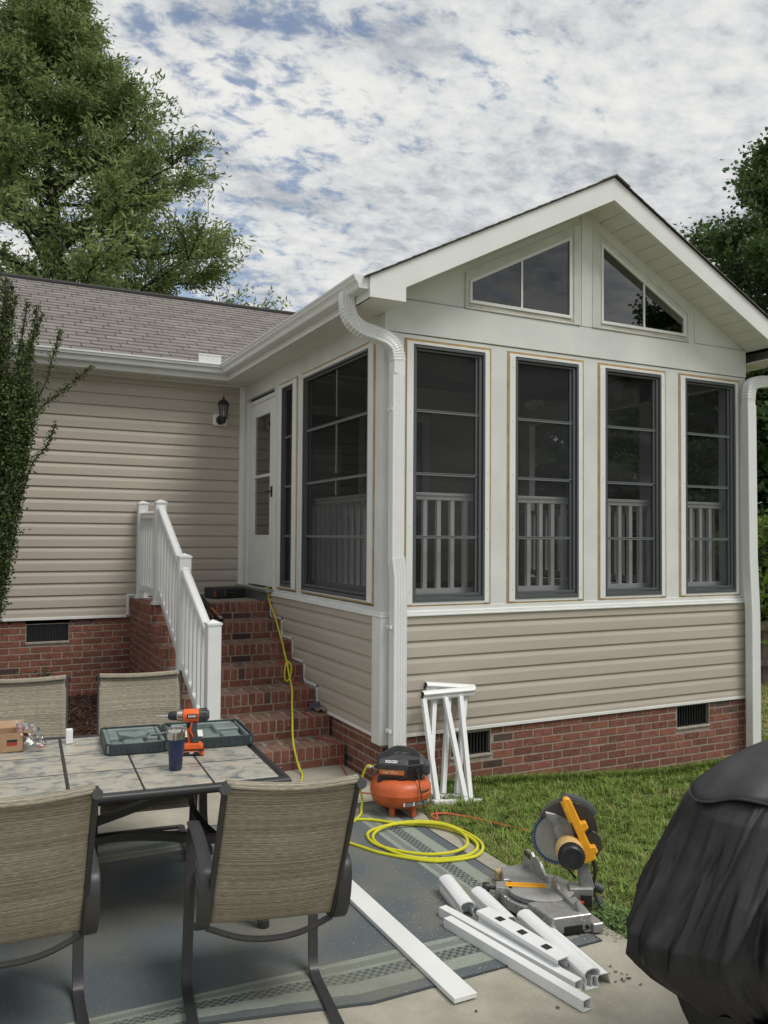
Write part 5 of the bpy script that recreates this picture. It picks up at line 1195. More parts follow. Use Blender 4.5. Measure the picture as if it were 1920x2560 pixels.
# head: built in the plane of the blade. hx along the saw (rear), hz up, hy toward the far side
HM = MT
BC_ = (.095, 0, .345)   # blade centre
def HP(x, z, y=0): return (BC_[0] + x, y, BC_[2] + z)
M = MB(); M.lathe([(0, -.0012), (.134, -.0012), (.134, .0012), (0, .0012)], n=60, T=HM @ Matrix.Translation(BC_) @ Matrix.Rotation(R(90), 4, 'X'))
bl_ = M.build('saw_blade', mat('dull_blade_steel', (.30, .30, .285), .45, metal=.8, var=(9, .2)), MSW, local=True)
M = MB()
for i in range(60):
    a = 2 * math.pi * i / 60; b = a + .045
    M.add([HP(.120 * math.cos(a), .120 * math.sin(a), -.0016), HP(.140 * math.cos(a), .140 * math.sin(a), -.0016), HP(.134 * math.cos(b + .03), .134 * math.sin(b + .03), -.0016), HP(.120 * math.cos(b + .06), .120 * math.sin(b + .06), -.0016)], [(0, 1, 2, 3)], HM)
    M.add([HP(.120 * math.cos(a), .120 * math.sin(a), .0016), HP(.140 * math.cos(a), .140 * math.sin(a), .0016), HP(.134 * math.cos(b + .03), .134 * math.sin(b + .03), .0016), HP(.120 * math.cos(b + .06), .120 * math.sin(b + .06), .0016)], [(0, 1, 2, 3)], HM)
M.build('blade_teeth', mat('blue_teeth', (.03, .055, .15), .4, metal=.3), bl_, local=True)
def hpoly(pts, y0, y1, name, m, parent=MSW, bev=.003): 
    M = MB(); M.extr([HP(x, z, y0) for x, z in pts], (0, y1 - y0, 0), T=HM); return M.build(name, m, parent, local=True, bevel=bev, recalc=True)
def arc(cx, cz, r, a0, a1, n=14): return [(cx + r * math.cos(R(lerp(a0, a1, i / n))), cz + r * math.sin(R(lerp(a0, a1, i / n)))) for i in range(n + 1)]
GRD = mat('smoky_guard', (.050, .045, .041), .35, var=(12, .3), bump=(40, .1))
gpts = arc(.040, .045, .150, 160, -10, 18) + [(.19, -.065), (.155, -.06), (.13, .02), (.06, .09), (-.02, .10), (-.075, .10)]
gd = hpoly(gpts, -.018, .028, 'blade_guard', GRD, MSW, .006)
M = MB(); M.tube([HP(x, z, .005) for x, z in arc(.040, .045, .152, 100, 30, 26)], [.0245 if i % 2 else .023 for i in range(27)], 8, T=HM); M.build('guard_rim', GREYP, gd, local=True, smooth=True)
hpoly(arc(.135, -.02, .075, 70, -75, 10) + [(.10, -.02)], -.03, -.018, 'lower_guard_cover', GRD, gd, .003)
hpoly([(-.075, .135), (-.02, .125), (.06, .09), (.075, .02), (.03, -.03), (-.02, .0), (-.035, .07), (-.07, .10)], -.026, -.004, 'gear_housing', ALUD, MSW, .006)
M = MB(); RT = HM @ Matrix.Translation(HP(.045, -.045, -.02)) @ Matrix.Rotation(R(90), 4, 'X')
M.lathe([(0, 0), (.068, .0), (.070, .02), (.067, .075), (.062, .09), (0, .09)], T=RT, n=32); mh = M.build('motor_housing', SAWT, MSW, local=True, smooth=True)
M = MB(); M.lathe([(.063, .088), (.064, .100), (.060, .128), (.050, .138), (.020, .141), (0, .139)], T=RT, n=32)
for a in range(0, 360, 12): M.box(.060, .0665, -.0018, .0018, .098, .128, RT @ Matrix.Rotation(R(a), 4, 'Z'))
for a in range(0, 360, 24): M.box(.022, .048, -.0015, .0015, .138, .1425, RT @ Matrix.Rotation(R(a), 4, 'Z'))
M.build('motor_cap', BLACKP, mh, local=True, smooth=True)
hd = hpoly([(.010, .205), (.022, .218), (.042, .216), (.055, .198), (.102, .095), (.125, .105), (.140, .07), (.118, .05), (.150, -.02), (.172, -.014), (.188, -.048), (.172, -.056), (.176, -.082), (.12, -.108), (.108, -.098), (.108, -.06), (.085, .03), (.045, .115), (.016, .155)], -.062, -.024, 'yellow_handle', SAWY, MSW, .006)
M = MB(); M.tube([HP(.020, .195, -.043), HP(.06, .10, -.043)], .020, 10, T=HM); M.build('grip', SAWY, hd, local=True, smooth=True)
M = MB(); M.extr([HP(.085, -.10, -.03), HP(.135, -.10, -.03), HP(.175, -.24, -.03), HP(.105, -.26, -.03)], (0, .05, 0), T=HM); M.extr([HP(.045, -.235, -.05), HP(.165, -.23, -.05), HP(.16, -.33, -.05), HP(.05, -.33, -.05)], (0, .09, 0), T=HM); M.build('pivot_arm', ALUD, MSW, local=True, bevel=.005, recalc=True)
hpoly([(.10, -.26), (.155, -.26), (.16, -.375), (.115, -.37)], -.055, -.03, 'pivot_bracket', BLACKP, MSW)
hpoly([(.065, -.285), (.115, -.292), (.118, -.302), (.068, -.30)], -.066, -.05, 'red_lever', mat('red_plastic', (.42, .03, .02), .45), MSW, .002)
M = MB(); M.cyl(HP(.15, -.225, .01), HP(.215, -.255, .01), .024, n=14, T=HM); M.build('dust_port', GREYP, MSW, local=True, smooth=True)
hpoly([(.16, -.315), (.215, -.28), (.222, -.33), (.205, -.385), (.185, -.34)], .0, .006, 'wing_nut_lever', ALUD, MSW, .001)
M = MB(); M.tube(smoothpath([HP(.165, -.09, -.01), HP(.178, -.16, -.012), HP(.168, -.23, -.012), HP(.185, -.30, -.01), HP(.225, -.38, -.01)], 6), [.009] * 12 + [.0055] * 13, 8, T=HM)
M.tube(smoothpath([HP(.03, -.145, .02), HP(.06, -.18, .02), HP(.085, -.21, .02)], 5), .006, 6, T=HM); M.build('power_cord', RUBBER, MSW, local=True, smooth=True)

# ------------------------------------------------------------------ covered grill
GRC = mat('black_cover_cloth', (.0105, .0105, .0115), .56, var=(4, .35), spec=.42)
def cloth_bump(m):
    nt = m.node_tree; N = nt.nodes; L = nt.links; b = N['Principled BSDF']; tc = N.new('ShaderNodeTexCoord'); last = None
    for scl, sc, st, dist in (((1.6, 1.6, .35), 4, .40, .03), ((1, 1, 1), 11, .16, .012), ((1, 1, 1), 420, .25, .001)):
        mp = N.new('ShaderNodeMapping'); mp.inputs['Scale'].default_value = scl; L.new(tc.outputs['Object'], mp.inputs[0])
        no = N.new('ShaderNodeTexNoise'); no.noise_type = 'RIDGED_MULTIFRACTAL' if sc < 100 else 'FBM'; no.inputs['Scale'].default_value = sc; no.inputs['Detail'].default_value = 2; no.inputs['Distortion'].default_value = .6; L.new(mp.outputs[0], no.inputs[0])
        bp = N.new('ShaderNodeBump'); bp.inputs['Strength'].default_value = st; bp.inputs['Distance'].default_value = dist; L.new(no.outputs['Fac'], bp.inputs['Height'])
        if last: L.new(last, bp.inputs['Normal'])
        last = bp.outputs[0]
    L.new(last, b.inputs['Normal'])
cloth_bump(GRC); add_dust(GRC, (.10, .10, .105), .42)
GR = thing('covered_grill', 'barbecue grill under a draped black weatherproof cover', 'grill', (-.35, -3.82, 0))
prof = [  # z, half width left, half width right, half depth
    (.42, .46, .55, .18), (.46, .535, .60, .20), (.53, .625, .68, .225), (.62, .715, .745, .245), (.68, .715, .765, .245), (.80, .635, .74, .245), (.88, .575, .70, .24), (.95, .525, .66, .235), (1.02, .48, .60, .228), (1.07, .43, .56, .22), (1.12, .32, .48, .18), (1.155, .21, .36, .14), (1.18, .10, .2, .08), (1.19, .02, .02, .02)]
nA = 300
rc = random.Random(12); CREASE = []
for _ in range(44):
    a0 = rc.uniform(2.9, 6.1); zt0 = rc.uniform(.62, 1.12); ln = rc.uniform(.2, .6); CREASE.append((a0, zt0, a0 + rc.uniform(-.28, .28), max(.43, zt0 - ln), rc.choice((-1, 1, 1)) * rc.uniform(.007, .02), rc.uniform(.016, .04)))
def gpt(z, wl, wr, dp, u, k):
    a = 2 * math.pi * u; ca, sa = math.cos(a), math.sin(a); e_ = .72
    x = (wr if ca > 0 else wl) * math.copysign(abs(ca) ** e_, ca); y = dp * math.copysign(abs(sa) ** e_, sa)
    lw = max(0, min(1, (1.08 - z) / .55))
    f = .010 * math.sin(17 * u * 2 * math.pi / 1.0 + 2.2 * math.sin(z * 5)) * lw + .007 * math.sin(31 * a / 1.0 + 6 * z) * lw * .7 + .010 * math.sin(5 * a + 9 * z) + .004 * math.sin(47 * a + 13 * z) * lw
    # a few deep vertical pleats on the front face
    for (c0, amp, wd) in ((4.45, .035, .045), (4.62, -.03, .04), (4.85, .028, .05), (4.2, .022, .05), (3.9, .02, .06), (5.2, .025, .07)):
        f += 1.2 * amp * math.exp(-((a - c0 - .05 * math.sin(z * 6)) / wd) ** 2) * max(0, min(1, (1.12 - z) / .3))
    rdg = lambda t_: (1 - abs(math.sin(t_))) ** 3.2
    f += lw ** .7 * (.026 * rdg(4.5 * a + 1.2 + .5 * math.sin(4 * z)) + .018 * rdg(7.5 * a + .7 * math.sin(7 * z) + .4)) + .007 * rdg(11 * a + 3 * z) * min(1, lw + .3) - .012
    for (a0_, z0_, a1_, z1_, am_, wd_) in CREASE:
        if (a0_ - a if a < min(a0_, a1_) else a - a1_) > .3 and not (min(a0_, a1_) - .15 < a < max(a0_, a1_) + .15): continue
        dx_, dz_ = a1_ - a0_, z1_ - z0_; q_ = ((a - a0_) * dx_ + (z - z0_) * dz_) / (dx_ * dx_ + dz_ * dz_)
        if 0 < q_ < 1:
            ds_ = abs((a - a0_) * dz_ - (z - z0_) * dx_) / math.sqrt(dx_ * dx_ + dz_ * dz_)
            if ds_ < wd_ * 3: f += am_ * math.exp(-(ds_ / wd_) ** 1.4) * math.sin(math.pi * q_) ** .6
    n_ = Vector((ca, sa, 0)); p = Vector((x, y, z)) + n_ * f
    return (-.30 + p.x, -3.80 + p.y, p.z)
# interpolate rings
def ringat(t):
    z = lerp(prof[0][0], prof[-1][0], t)
    for (a, b) in zip(prof[:-1], prof[1:]):
        if a[0] <= z <= b[0] + 1e-9:
            k = (z - a[0]) / (b[0] - a[0]); k2 = k
            return [z] + [lerp(a[i], b[i], k2) for i in (1, 2, 3)]
    return list(prof[-1])
M = MB(); M.grid(lambda u, v: gpt(*ringat(1 - (1 - v) ** 1.25), u, 0), nA, 140); M.build('cover', GRC, GR, smooth='all')
lw_ = [(.0, .33, .36, .23), (.10, .36, .38, .235), (.25, .42, .44, .24), (.36, .48, .50, .235), (.44, .52, .53, .22)]
M = MB()
def lowf(u, v):
    k = v * (len(lw_) - 1); i = min(int(k), len(lw_) - 2); t = k - i; q = [lerp(lw_[i][j], lw_[i + 1][j], t) for j in range(4)]
    a = 2 * math.pi * u; ca, sa = math.cos(a), math.sin(a)
    x = (q[2] if ca > 0 else q[1]) * math.copysign(abs(ca) ** .7, ca); y = q[3] * math.copysign(abs(sa) ** .7, sa); f = .02 * math.sin(13 * a + 4 * q[0]) + .012 * math.sin(29 * a)
    return (-.27 + x + ca * f, -3.80 + y + sa * f, q[0] + .01)
M.grid(lowf, 96, 16); M.build('cover_skirt', GRC, GR, smooth='all')
# vent flap over the top
def flap(u, v):
    a = lerp(2.75, 5.75, u); r_ = lerp(.03, 1.0, v); z = 1.222 - .150 * r_ ** 2.2 - .018 * math.sin(6 * a + 2) * r_ ** 3
    wx = .50 * r_; wy = .262 * r_; f = 1 + .03 * math.sin(9 * a) * r_
    return (-.26 + wx * math.cos(a) * f, -3.79 + wy * math.sin(a) * f, z)
M = MB(); M.grid(flap, 40, 16); M.build('top_flap', GRC, GR, smooth='all', solid=.004)
M = MB(); M.tube(smoothpath([flap(i / 20, 1.0) for i in range(21)], 3), .0045, 6); M.build('flap_hem', mat('cover_piping', (.02, .02, .022), .4), GR, smooth=True)
M = MB()
for (x, y) in ((-.60, -3.98), (-.10, -3.98), (-.60, -3.66), (-.10, -3.66)):
    M.cyl((x, y, 0), (x, y, .3), .016, n=10)
M.box(-.62, -.08, -3.99, -3.65, .20, .22); M.build('cart_frame', BLACKP, GR)

# ------------------------------------------------------------------ scatter: sawdust, leaves
V = []; Fc = []
def chip(c, l, w, a, tilt=0):
    k = len(V); d = np.array([math.cos(a), math.sin(a), tilt]) * l; s_ = np.array([-math.sin(a), math.cos(a), 0]) * w
    V.extend([c - d, c - s_, c + d, c + s_]); Fc.append((k, k + 1, k + 2, k + 3))
for i in range(2600):
    q = nr.rand()
    if q < .35: x, y = nr.normal(-.42, .10), nr.normal(-1.92, .08)
    elif q < .62: x, y = nr.normal(-.55, .35), nr.normal(-2.4, .3)
    elif q < .8: x, y = nr.uniform(-1.1, -.05), nr.uniform(-3.4, -1.4)
    else: x, y = nr.normal(-.05, .10), nr.normal(-2.55, .18)
    if x > -.04: z = gz(x, y) + .012 + nr.rand() * .02
    elif x < RX1 and y > RYA: z = .0085
    else: z = .003
    chip(np.array([x, y, z]), nr.uniform(.001, .0042), nr.uniform(.0008, .003), nr.uniform(0, 6.3))
o = npmesh('sawdust', V, Fc, mat('sawdust_pale', (.62, .58, .47), .9, island=.2)); o['kind'] = 'stuff'; tag(o, 'pale sawdust and vinyl crumbs scattered round the saw and rug', 'sawdust')
V = []; Fc = []
for i in range(26):
    q = nr.rand(); x, y = (nr.normal(-.30, .03), nr.normal(-2.93, .05)) if q < .6 else (nr.uniform(-1.2, -.1), nr.uniform(-3.6, -2.7))
    chip(np.array([x, y, .006]), nr.uniform(.006, .014), nr.uniform(.003, .007), nr.uniform(0, 6.3), nr.uniform(-.3, .3))
o = npmesh('leaf_litter', V, Fc, mat('dry_leaf', (.06, .04, .025), .9, island=.4)); o['kind'] = 'stuff'; tag(o, 'few dry dark leaf crumbs on bare concrete', 'leaf litter')

# ------------------------------------------------------------------ grass
def blades(n, xr, yr, h0, h1, w, keep=None, zf=None):
    x = nr.uniform(*xr, n); y = nr.uniform(*yr, n)
    if keep is not None: k = keep(x, y); x, y = x[k], y[k]
    n = len(x); z = np.where(x < -.03, -.03, -.03 - .083 * np.minimum(x + .03, 2.9)) - np.where(x > 5, (np.minimum(x, 10.6) - 5) / 5.6 * .6, 0)
    a = nr.uniform(0, 2 * np.pi, n); h = nr.uniform(h0, h1, n) * (.55 + .9 * (np.sin(x * 3.1 + 1) * np.sin(y * 2.7) * .5 + .5)); b = nr.uniform(.2, 1.3, n)
    t = np.stack([np.cos(a), np.sin(a), np.zeros(n)], 1); s = np.stack([-np.sin(a), np.cos(a), np.zeros(n)], 1) * (w * nr.uniform(.6, 1.3, n))[:, None]
    p = np.stack([x, y, z], 1); up = np.array([0, 0, 1.])
    m1 = p + up * (h * .55)[:, None] + t * (h * .22 * b)[:, None]; m2 = p + up * (h * .95)[:, None] / (1 + .35 * b)[:, None] + t * (h * .75 * b)[:, None]
    Vv = np.stack([p - s, p + s, m1 + s * .8, m1 - s * .8, m2], 1).reshape(-1, 3); i = np.arange(n)[:, None] * 5
    return Vv, np.concatenate([i + [0, 1, 2, 2], i + [0, 2, 3, 3], i + [3, 2, 4, 4]])
def tri_fix(Fq): return np.concatenate([Fq[:, :3]])
GRASS = mat('grass_blade', (.165, .24, .05), .75, island=.55, spec=.25)
GRASS.node_tree.nodes['Principled BSDF'].inputs['Subsurface Weight'].default_value = 0
DRY = mat('dry_grass_blade', (.34, .30, .12), .8, island=.3)
def mkgrass(name, parts, m, label):
    Vs, Fs, k = [], [], 0
    for v, f in parts: Vs.append(v); Fs.append(f[:, :3] + k); k += len(v)
    o = npmesh(name, np.concatenate(Vs), np.concatenate(Fs), m); o['kind'] = 'stuff'; tag(o, label, 'grass'); return o
def tufts(n, xr, yr, m_, h0, h1, w):
    cx, cy = nr.uniform(*xr, n), nr.uniform(*yr, n); k = cy < -.03; cx, cy = cx[k], cy[k]; n = len(cx)
    x = np.repeat(cx, m_) + nr.normal(0, .018, n * m_); y = np.repeat(cy, m_) + nr.normal(0, .018, n * m_); a = np.repeat(nr.uniform(0, 6.28, n), m_) + nr.normal(0, .9, n * m_); sc_ = np.repeat(nr.uniform(.6, 1.5, n), m_)
    n = n * m_; z = -.03 - .083 * np.minimum(np.maximum(x + .03, 0), 2.9); h = nr.uniform(h0, h1, n) * sc_; b = nr.uniform(.3, 1.6, n)
    t = np.stack([np.cos(a), np.sin(a), np.zeros(n)], 1); s = np.stack([-np.sin(a), np.cos(a), np.zeros(n)], 1) * (w * nr.uniform(.6, 1.3, n))[:, None]; p = np.stack([x, y, z], 1); up = np.array([0, 0, 1.])
    m1 = p + up * (h * .55)[:, None] + t * (h * .25 * b)[:, None]; m2 = p + up * (h * .9)[:, None] / (1 + .4 * b)[:, None] + t * (h * .8 * b)[:, None]
    i = np.arange(n)[:, None] * 5; return np.stack([p - s, p + s, m1 + s * .8, m1 - s * .8, m2], 1).reshape(-1, 3), np.concatenate([i + [0, 1, 2, 2], i + [0, 2, 3, 3], i + [3, 2, 4, 4]])
front = lambda x, y: (y < -.02)
bare = lambda x, y: (y < -.02) & ~((x < .35 + .12 * np.sin(y * 9)) & (nr.rand(len(x)) < .55 * np.clip(1 - (x + .03) / .45, 0, 1)) )
mkgrass('lawn_grass', [tufts(2600, (.02, 4.2), (-2.9, -.03), 15, .04, .075, .0026), blades(60000, (-.02, 2.6), (-2.9, -.02), .02, .05, .0022, bare), blades(34000, (2.6, 5.2), (-2.6, .6), .025, .055, .003, lambda x, y: (y < -.02) | (x > 4.02)),
    blades(9000, (0.02, 4.0), (-.10, -.012), .05, .11, .0024, front), blades(26000, (4.02, 11), (-1, 7), .03, .07, .006), blades(5200, (-.06, .03), (-3, -.2), .015, .04, .0022)], GRASS, 'green lawn of short uneven grass beside the sunroom')
mkgrass('dry_grass', [tufts(420, (.0, 4.2), (-2.9, -.03), 9, .04, .07, .0022), blades(26000, (-.02, 1.6), (-2.9, -.3), .015, .04, .002, lambda x, y: (nr.rand(len(x)) < np.clip(1.1 - x * .9, .08, 1))), blades(6000, (1, 4.5), (-2.6, -.1), .02, .05, .0022), blades(22000, (5.5, 11), (0, 6.5), .03, .06, .006)], DRY, 'dry straw coloured grass mixed into the lawn edge')
# weeds beside the saw
WD = thing('weed_clump', 'low leafy weeds growing at the patio edge right of the saw', 'weeds', (.0, -2.5, -.03))
V = []; Fc = []
for i in range(900):
    x, y = nr.normal(.03, .06), nr.normal(-2.50, .13); z = -.02 + abs(nr.normal(.03, .02)); a = nr.uniform(0, 6.28); l = nr.uniform(.006, .014); chip(np.array([x - 0, y + 2.5, z + .03]), l, l * .55, a, nr.uniform(-.8, .8))
npmesh('leaves', V, Fc, mat('weed_leaf', (.10, .17, .045), .7, island=.4), WD)
V = []; Fc = []
for i in range(60):
    x, y = nr.normal(.04, .06), nr.normal(-2.45, .12); a = nr.uniform(0, 6.28); chip(np.array([x, y + 2.5, .02]), .04, .0015, a, .5)
npmesh('stems', V, Fc, mat('weed_stem', (.12, .16, .06), .8), WD)

# ------------------------------------------------------------------ trees
def tube_np(a, b, r0, r1, n=6):
    a, b = np.array(a), np.array(b); d = b - a; L_ = np.linalg.norm(d) + 1e-9; d = d / L_
    u = np.cross(d, [0, 0, 1.]) if abs(d[2]) < .9 else np.cross(d, [1., 0, 0]); u /= np.linalg.norm(u); v = np.cross(d, u)
    t = np.arange(n) * 2 * np.pi / n; c = np.cos(t)[:, None] * u + np.sin(t)[:, None] * v
    return np.concatenate([a + c * r0, b + c * r1]), np.array([(i, (i + 1) % n, n + (i + 1) % n, n + i) for i in range(n)])
def make_tree(name, label, base, H_, prof_, leaf, nl, seed, leafm, barkm, z_first=.25, nlimb=46, rise=.6, group=None, droop=.0, cluster=.33):
    rg = np.random.RandomState(seed); base = np.array(base, float)
    t = thing(name, label, 'tree', tuple(base), group=group)
    Vs, Fs, k = [], [], 0
    def add(a, b, r0, r1, n=6):
        nonlocal k
        v, f = tube_np(a, b, r0, r1, n); Vs.append(v); Fs.append(f + k); k += len(v)
    pts = [np.array([0, 0, 0.])]; 
    for i in range(1, 13): pts.append(np.array([math.sin(i * 1.3 + seed) * .12 * i / 6, math.cos(i * 1.7 + seed) * .12 * i / 6, H_ * i / 12.5]))
    for i in range(12): add(pts[i], pts[i + 1], .30 * (1 - i / 13) * H_ / 15 + .03, .30 * (1 - (i + 1) / 13) * H_ / 15 + .03, 10)
    tips = []
    for i in range(nlimb):
        h = z_first + (1 - z_first) * ((i + .5) / nlimb) ** .9; z = h * H_; Rr = np.interp(z, [p[0] for p in prof_], [p[1] for p in prof_])
        az = i * 2.39996 + rg.uniform(-.3, .3); out = np.array([math.cos(az), math.sin(az), 0]); L_ = Rr * rg.uniform(.72, 1.08)
        z0_ = max(1.0, z - L_ * rise * .8); c = pts[0] * 0 + np.array([0, 0, z0_]); prev = c; m_ = 5; rr = .10 * (L_ / 5 + .15)
        for s_ in range(1, m_ + 1):
            tt_ = s_ / m_; q = c + out * L_ * tt_ + np.array([0, 0, (z - z0_) * tt_ ** .8 - droop * tt_ ** 3]) + rg.normal(0, .10, 3) * tt_
            add(prev, q, rr * (1 - tt_ * .8) + .01, rr * (1 - (tt_ + .2) * .8) * .9 + .01, 5)
            if s_ >= 2:
                for b_i in range(4):
                    a2 = az + rg.uniform(-1.5, 1.5); e_ = q + np.array([math.cos(a2), math.sin(a2), rg.uniform(.1, .9)]) * L_ * .30 * rg.uniform(.5, 1.1) * (1.2 - .4 * tt_)
                    add(q, e_, .02, .008, 4)
                    for c_i in range(5):
                        w = rg.rand() * .8 + .2; s2 = q * (1 - w) + e_ * w; a3 = a2 + rg.uniform(-1.6, 1.6); f_ = s2 + np.array([math.cos(a3), math.sin(a3), rg.uniform(-.2, .75)]) * rg.uniform(.25, .75)
                        add(s2, f_, .009, .004, 3); tips.append((s2, f_))
            prev = q
        tips.append((prev, prev + out * .3))
    for i in range(40):
        a3 = rg.uniform(0, 6.28); s2 = np.array([0, 0, H_ * rg.uniform(.93, 1.0)]); tips.append((s2, s2 + np.array([math.cos(a3) * .5, math.sin(a3) * .5, rg.uniform(.1, .6)])))
    npmesh('trunk', np.concatenate(Vs), np.concatenate(Fs), barkm, t)
    S = np.array([a for a, b in tips]); E = np.array([b for a, b in tips]); idx = rg.randint(0, len(S), nl); w = rg.rand(nl)[:, None] * 1.1
    cl = rg.normal(0, cluster * .35, (len(S), 3)); c = S[idx] * (1 - w) + E[idx] * w + rg.normal(0, .09, (nl, 3)) * (cluster / .33) + cl[idx] * .2
    dirv = (E[idx] - S[idx]); dirv /= (np.linalg.norm(dirv, axis=1)[:, None] + 1e-6); d = dirv * .7 + rg.normal(0, .6, (nl, 3)); d /= np.linalg.norm(d, axis=1)[:, None]
    sd = np.cross(d, rg.normal(0, 1, (nl, 3))); sd /= np.linalg.norm(sd, axis=1)[:, None]; l = leaf[0] * rg.uniform(.6, 1.25, nl)[:, None]
    s = sd * l * leaf[1]; Vv = np.stack([c, c + d * l * .45 + s, c + d * l, c + d * l * .45 - s], 1).reshape(-1, 3)
    npmesh('crown', Vv, np.arange(nl)[:, None] * 4 + np.arange(4)[None, :], leafm, t)
    return t
def leaf_mat(name, c, c2, isl=.35, tr=.35):
    m = mat(name, c, .55, col2=c2, var=(.55, 1), island=isl, spec=.35); nt = m.node_tree; N = nt.nodes; L = nt.links; b = N['Principled BSDF']
    tl = N.new('ShaderNodeBsdfTranslucent'); src = b.inputs['Base Color'].links[0].from_socket; L.new(src, tl.inputs[0]); ms = N.new('ShaderNodeMixShader'); ms.inputs[0].default_value = tr
    out = [n for n in N if n.type == 'OUTPUT_MATERIAL'][0]; L.new(b.outputs[0], ms.inputs[1]); L.new(tl.outputs[0], ms.inputs[2]); L.new(ms.outputs[0], out.inputs[0]); return m
BARK = mat('tree_bark', (.045, .038, .032), .95, var=(6, .3), bump=(20, .8), stretch=(1, 1, .3))
OAKL = leaf_mat('willow_oak_leaf', (.28, .34, .125), (.145, .21, .075), .4, .45)
make_tree('willow_oak', 'tall feathery willow oak rising behind the shingle roof at left', (-1.25, 16, -.3), 15.6, [(0, 4.0), (4, 4.9), (7, 5.2), (8.8, 4.9), (10.2, 3.8), (11.6, 2.5), (13.2, 1.5), (14.5, .8), (15.6, .2)], (.15, .15), 250000, 4, OAKL, BARK, .20, 84, .45)
DKL = leaf_mat('dark_broad_leaf', (.10, .165, .05), (.045, .085, .026))
rt = make_tree('broadleaf_tree', 'dark dense tree standing beyond the right roof slope', (22.2, 12.5, -1), 16.2, [(0, 4.6), (3, 5.6), (8, 5.6), (11, 4.6), (13, 3.6), (15, 2.0), (16.5, .6)], (.17, .36), 170000, 9, DKL, BARK, .06, 76, .35, group='broadleaf trees', cluster=.5)
for az_, dd in ((35, 31), (39.5, 28), (44, 32), (48.5, 27)):
    c = copy_tree(rt); c.location = (-2.84 + dd * math.sin(R(az_)), -5.67 + dd * math.cos(R(az_)), -1.5); c.scale = (.62, .62, .60); c.rotation_euler = (0, 0, az_)
    c['label'] = 'dark tree beyond the lot showing only faintly through the tinted sunroom windows'
c = copy_tree(rt); c.location = (22.1, -13.9, -1.5); c.rotation_euler = (0, 0, 1.4); c['label'] = 'tree showing only as a dark reflection in the right gable window'
BSHL = leaf_mat('light_green_leaf', (.20, .27, .05), (.10, .17, .035))
make_tree('bush', 'light green bush growing behind the wooden fence', (12.1, 6.2, -1), 3.0, [(0, 1.0), (1.2, 1.5), (2.4, 1.2), (3.2, .3)], (.16, .3), 9000, 15, BSHL, BARK, .1, 22, .3, cluster=.35)
make_tree('bush', 'dark shrub mass behind the fence under the tall tree', (17.5, 7.5, -1), 7.0, [(0, 3.0), (3, 3.6), (5, 2.8), (7.2, .6)], (.24, .34), 22000, 17, DKL, BARK, .05, 34, .3, cluster=.5)

# columnar holly at the left edge
HL = thing('columnar_holly', 'tall narrow dark holly with upright shoots at the left edge', 'shrub', (-2.92, 2.45, .1))
HLM = leaf_mat('holly_leaf', (.085, .125, .038), (.038, .065, .022), .5, .2); HTM = leaf_mat('holly_young_leaf', (.15, .17, .055), (.07, .10, .03), .4, .2)
rg = np.random.RandomState(3); shoots = []
def pth(pts): return [np.array(p) - np.array([-2.92, 2.45, .1]) for p in pts]
def shoot(pts, dens=330, spread=.028, sz=.022, young=.15): shoots.append((pth(pts), dens, spread, sz, young))
for i in range(64):
    a = rg.uniform(0, 6.28); r_ = math.sqrt(rg.rand()) * .25; bx, by = -2.93 + r_ * .3 * math.cos(a), 2.45 + r_ * .3 * math.sin(a)
    tx = -2.62 + r_ * 1.15 * math.cos(a); h_ = 4.55 - 1.5 * (r_ / .25) ** 1.2 + rg.uniform(-.3, .15)
    if tx > -2.50: h_ = min(h_, 3.6)
    jx = lambda q: rg.uniform(-q, q)
    shoot([(bx, by, .12), (bx + (tx - bx) * .30 + jx(.03), by + r_ * .5 * math.sin(a), .8 + .2 * rg.rand()), (tx - .20 + jx(.04), 2.45 + r_ * 1.0 * math.sin(a), 1.5), (tx - .06 + jx(.06), 2.45 + r_ * 1.1 * math.sin(a), 2.5), (tx + jx(.09), 2.45 + r_ * 1.1 * math.sin(a), h_)], 430, .055, .031, .12)
V2 = lambda x, z: (x, 2.5, z)
for pts, dn, sp_, yg in (([(-2.62, 1.5), (-2.47, 2.2), (-2.44, 3.0), (-2.36, 3.60)], 420, .042, .2), ([(-2.55, 2.0), (-2.38, 2.8), (-2.37, 3.4), (-2.32, 3.98)], 420, .040, .25), ([(-2.50, 2.6), (-2.42, 3.4), (-2.27, 3.9)], 380, .036, .3),
    ([(-2.42, 2.9), (-2.24, 3.25), (-2.17, 3.55), (-2.11, 3.78)], 420, .032, .4), ([(-2.50, 2.4), (-2.35, 2.92), (-2.10, 3.20), (-1.84, 3.46)], 460, .034, .45), ([(-2.46, 2.05), (-2.34, 2.5), (-2.22, 2.68), (-2.14, 2.90)], 300, .026, .3),
    ([(-2.78, .9), (-2.60, 1.4), (-2.48, 1.8), (-2.40, 2.4)], 380, .036, .15), ([(-2.85, .5), (-2.68, .95), (-2.58, 1.3), (-2.50, 1.85)], 380, .036, .15), ([(-2.80, .4), (-2.70, .8), (-2.62, 1.1), (-2.58, 1.5)], 380, .04, .15),
    ([(-2.6, 3.2), (-2.55, 3.6), (-2.50, 4.05)], 360, .036, .25), ([(-2.5, 3.0), (-2.46, 3.5), (-2.40, 4.0)], 360, .036, .25), ([(-2.82, 3.4), (-2.76, 4.0), (-2.72, 4.6)], 420, .06, .1), ([(-2.75, 3.2), (-2.70, 4.0), (-2.66, 4.45)], 420, .06, .1)):
    shoot([V2(*p_) for p_ in pts], dn, sp_, .026, yg)
LV_, LY_, SV, SF, k = [], [], [], [], 0
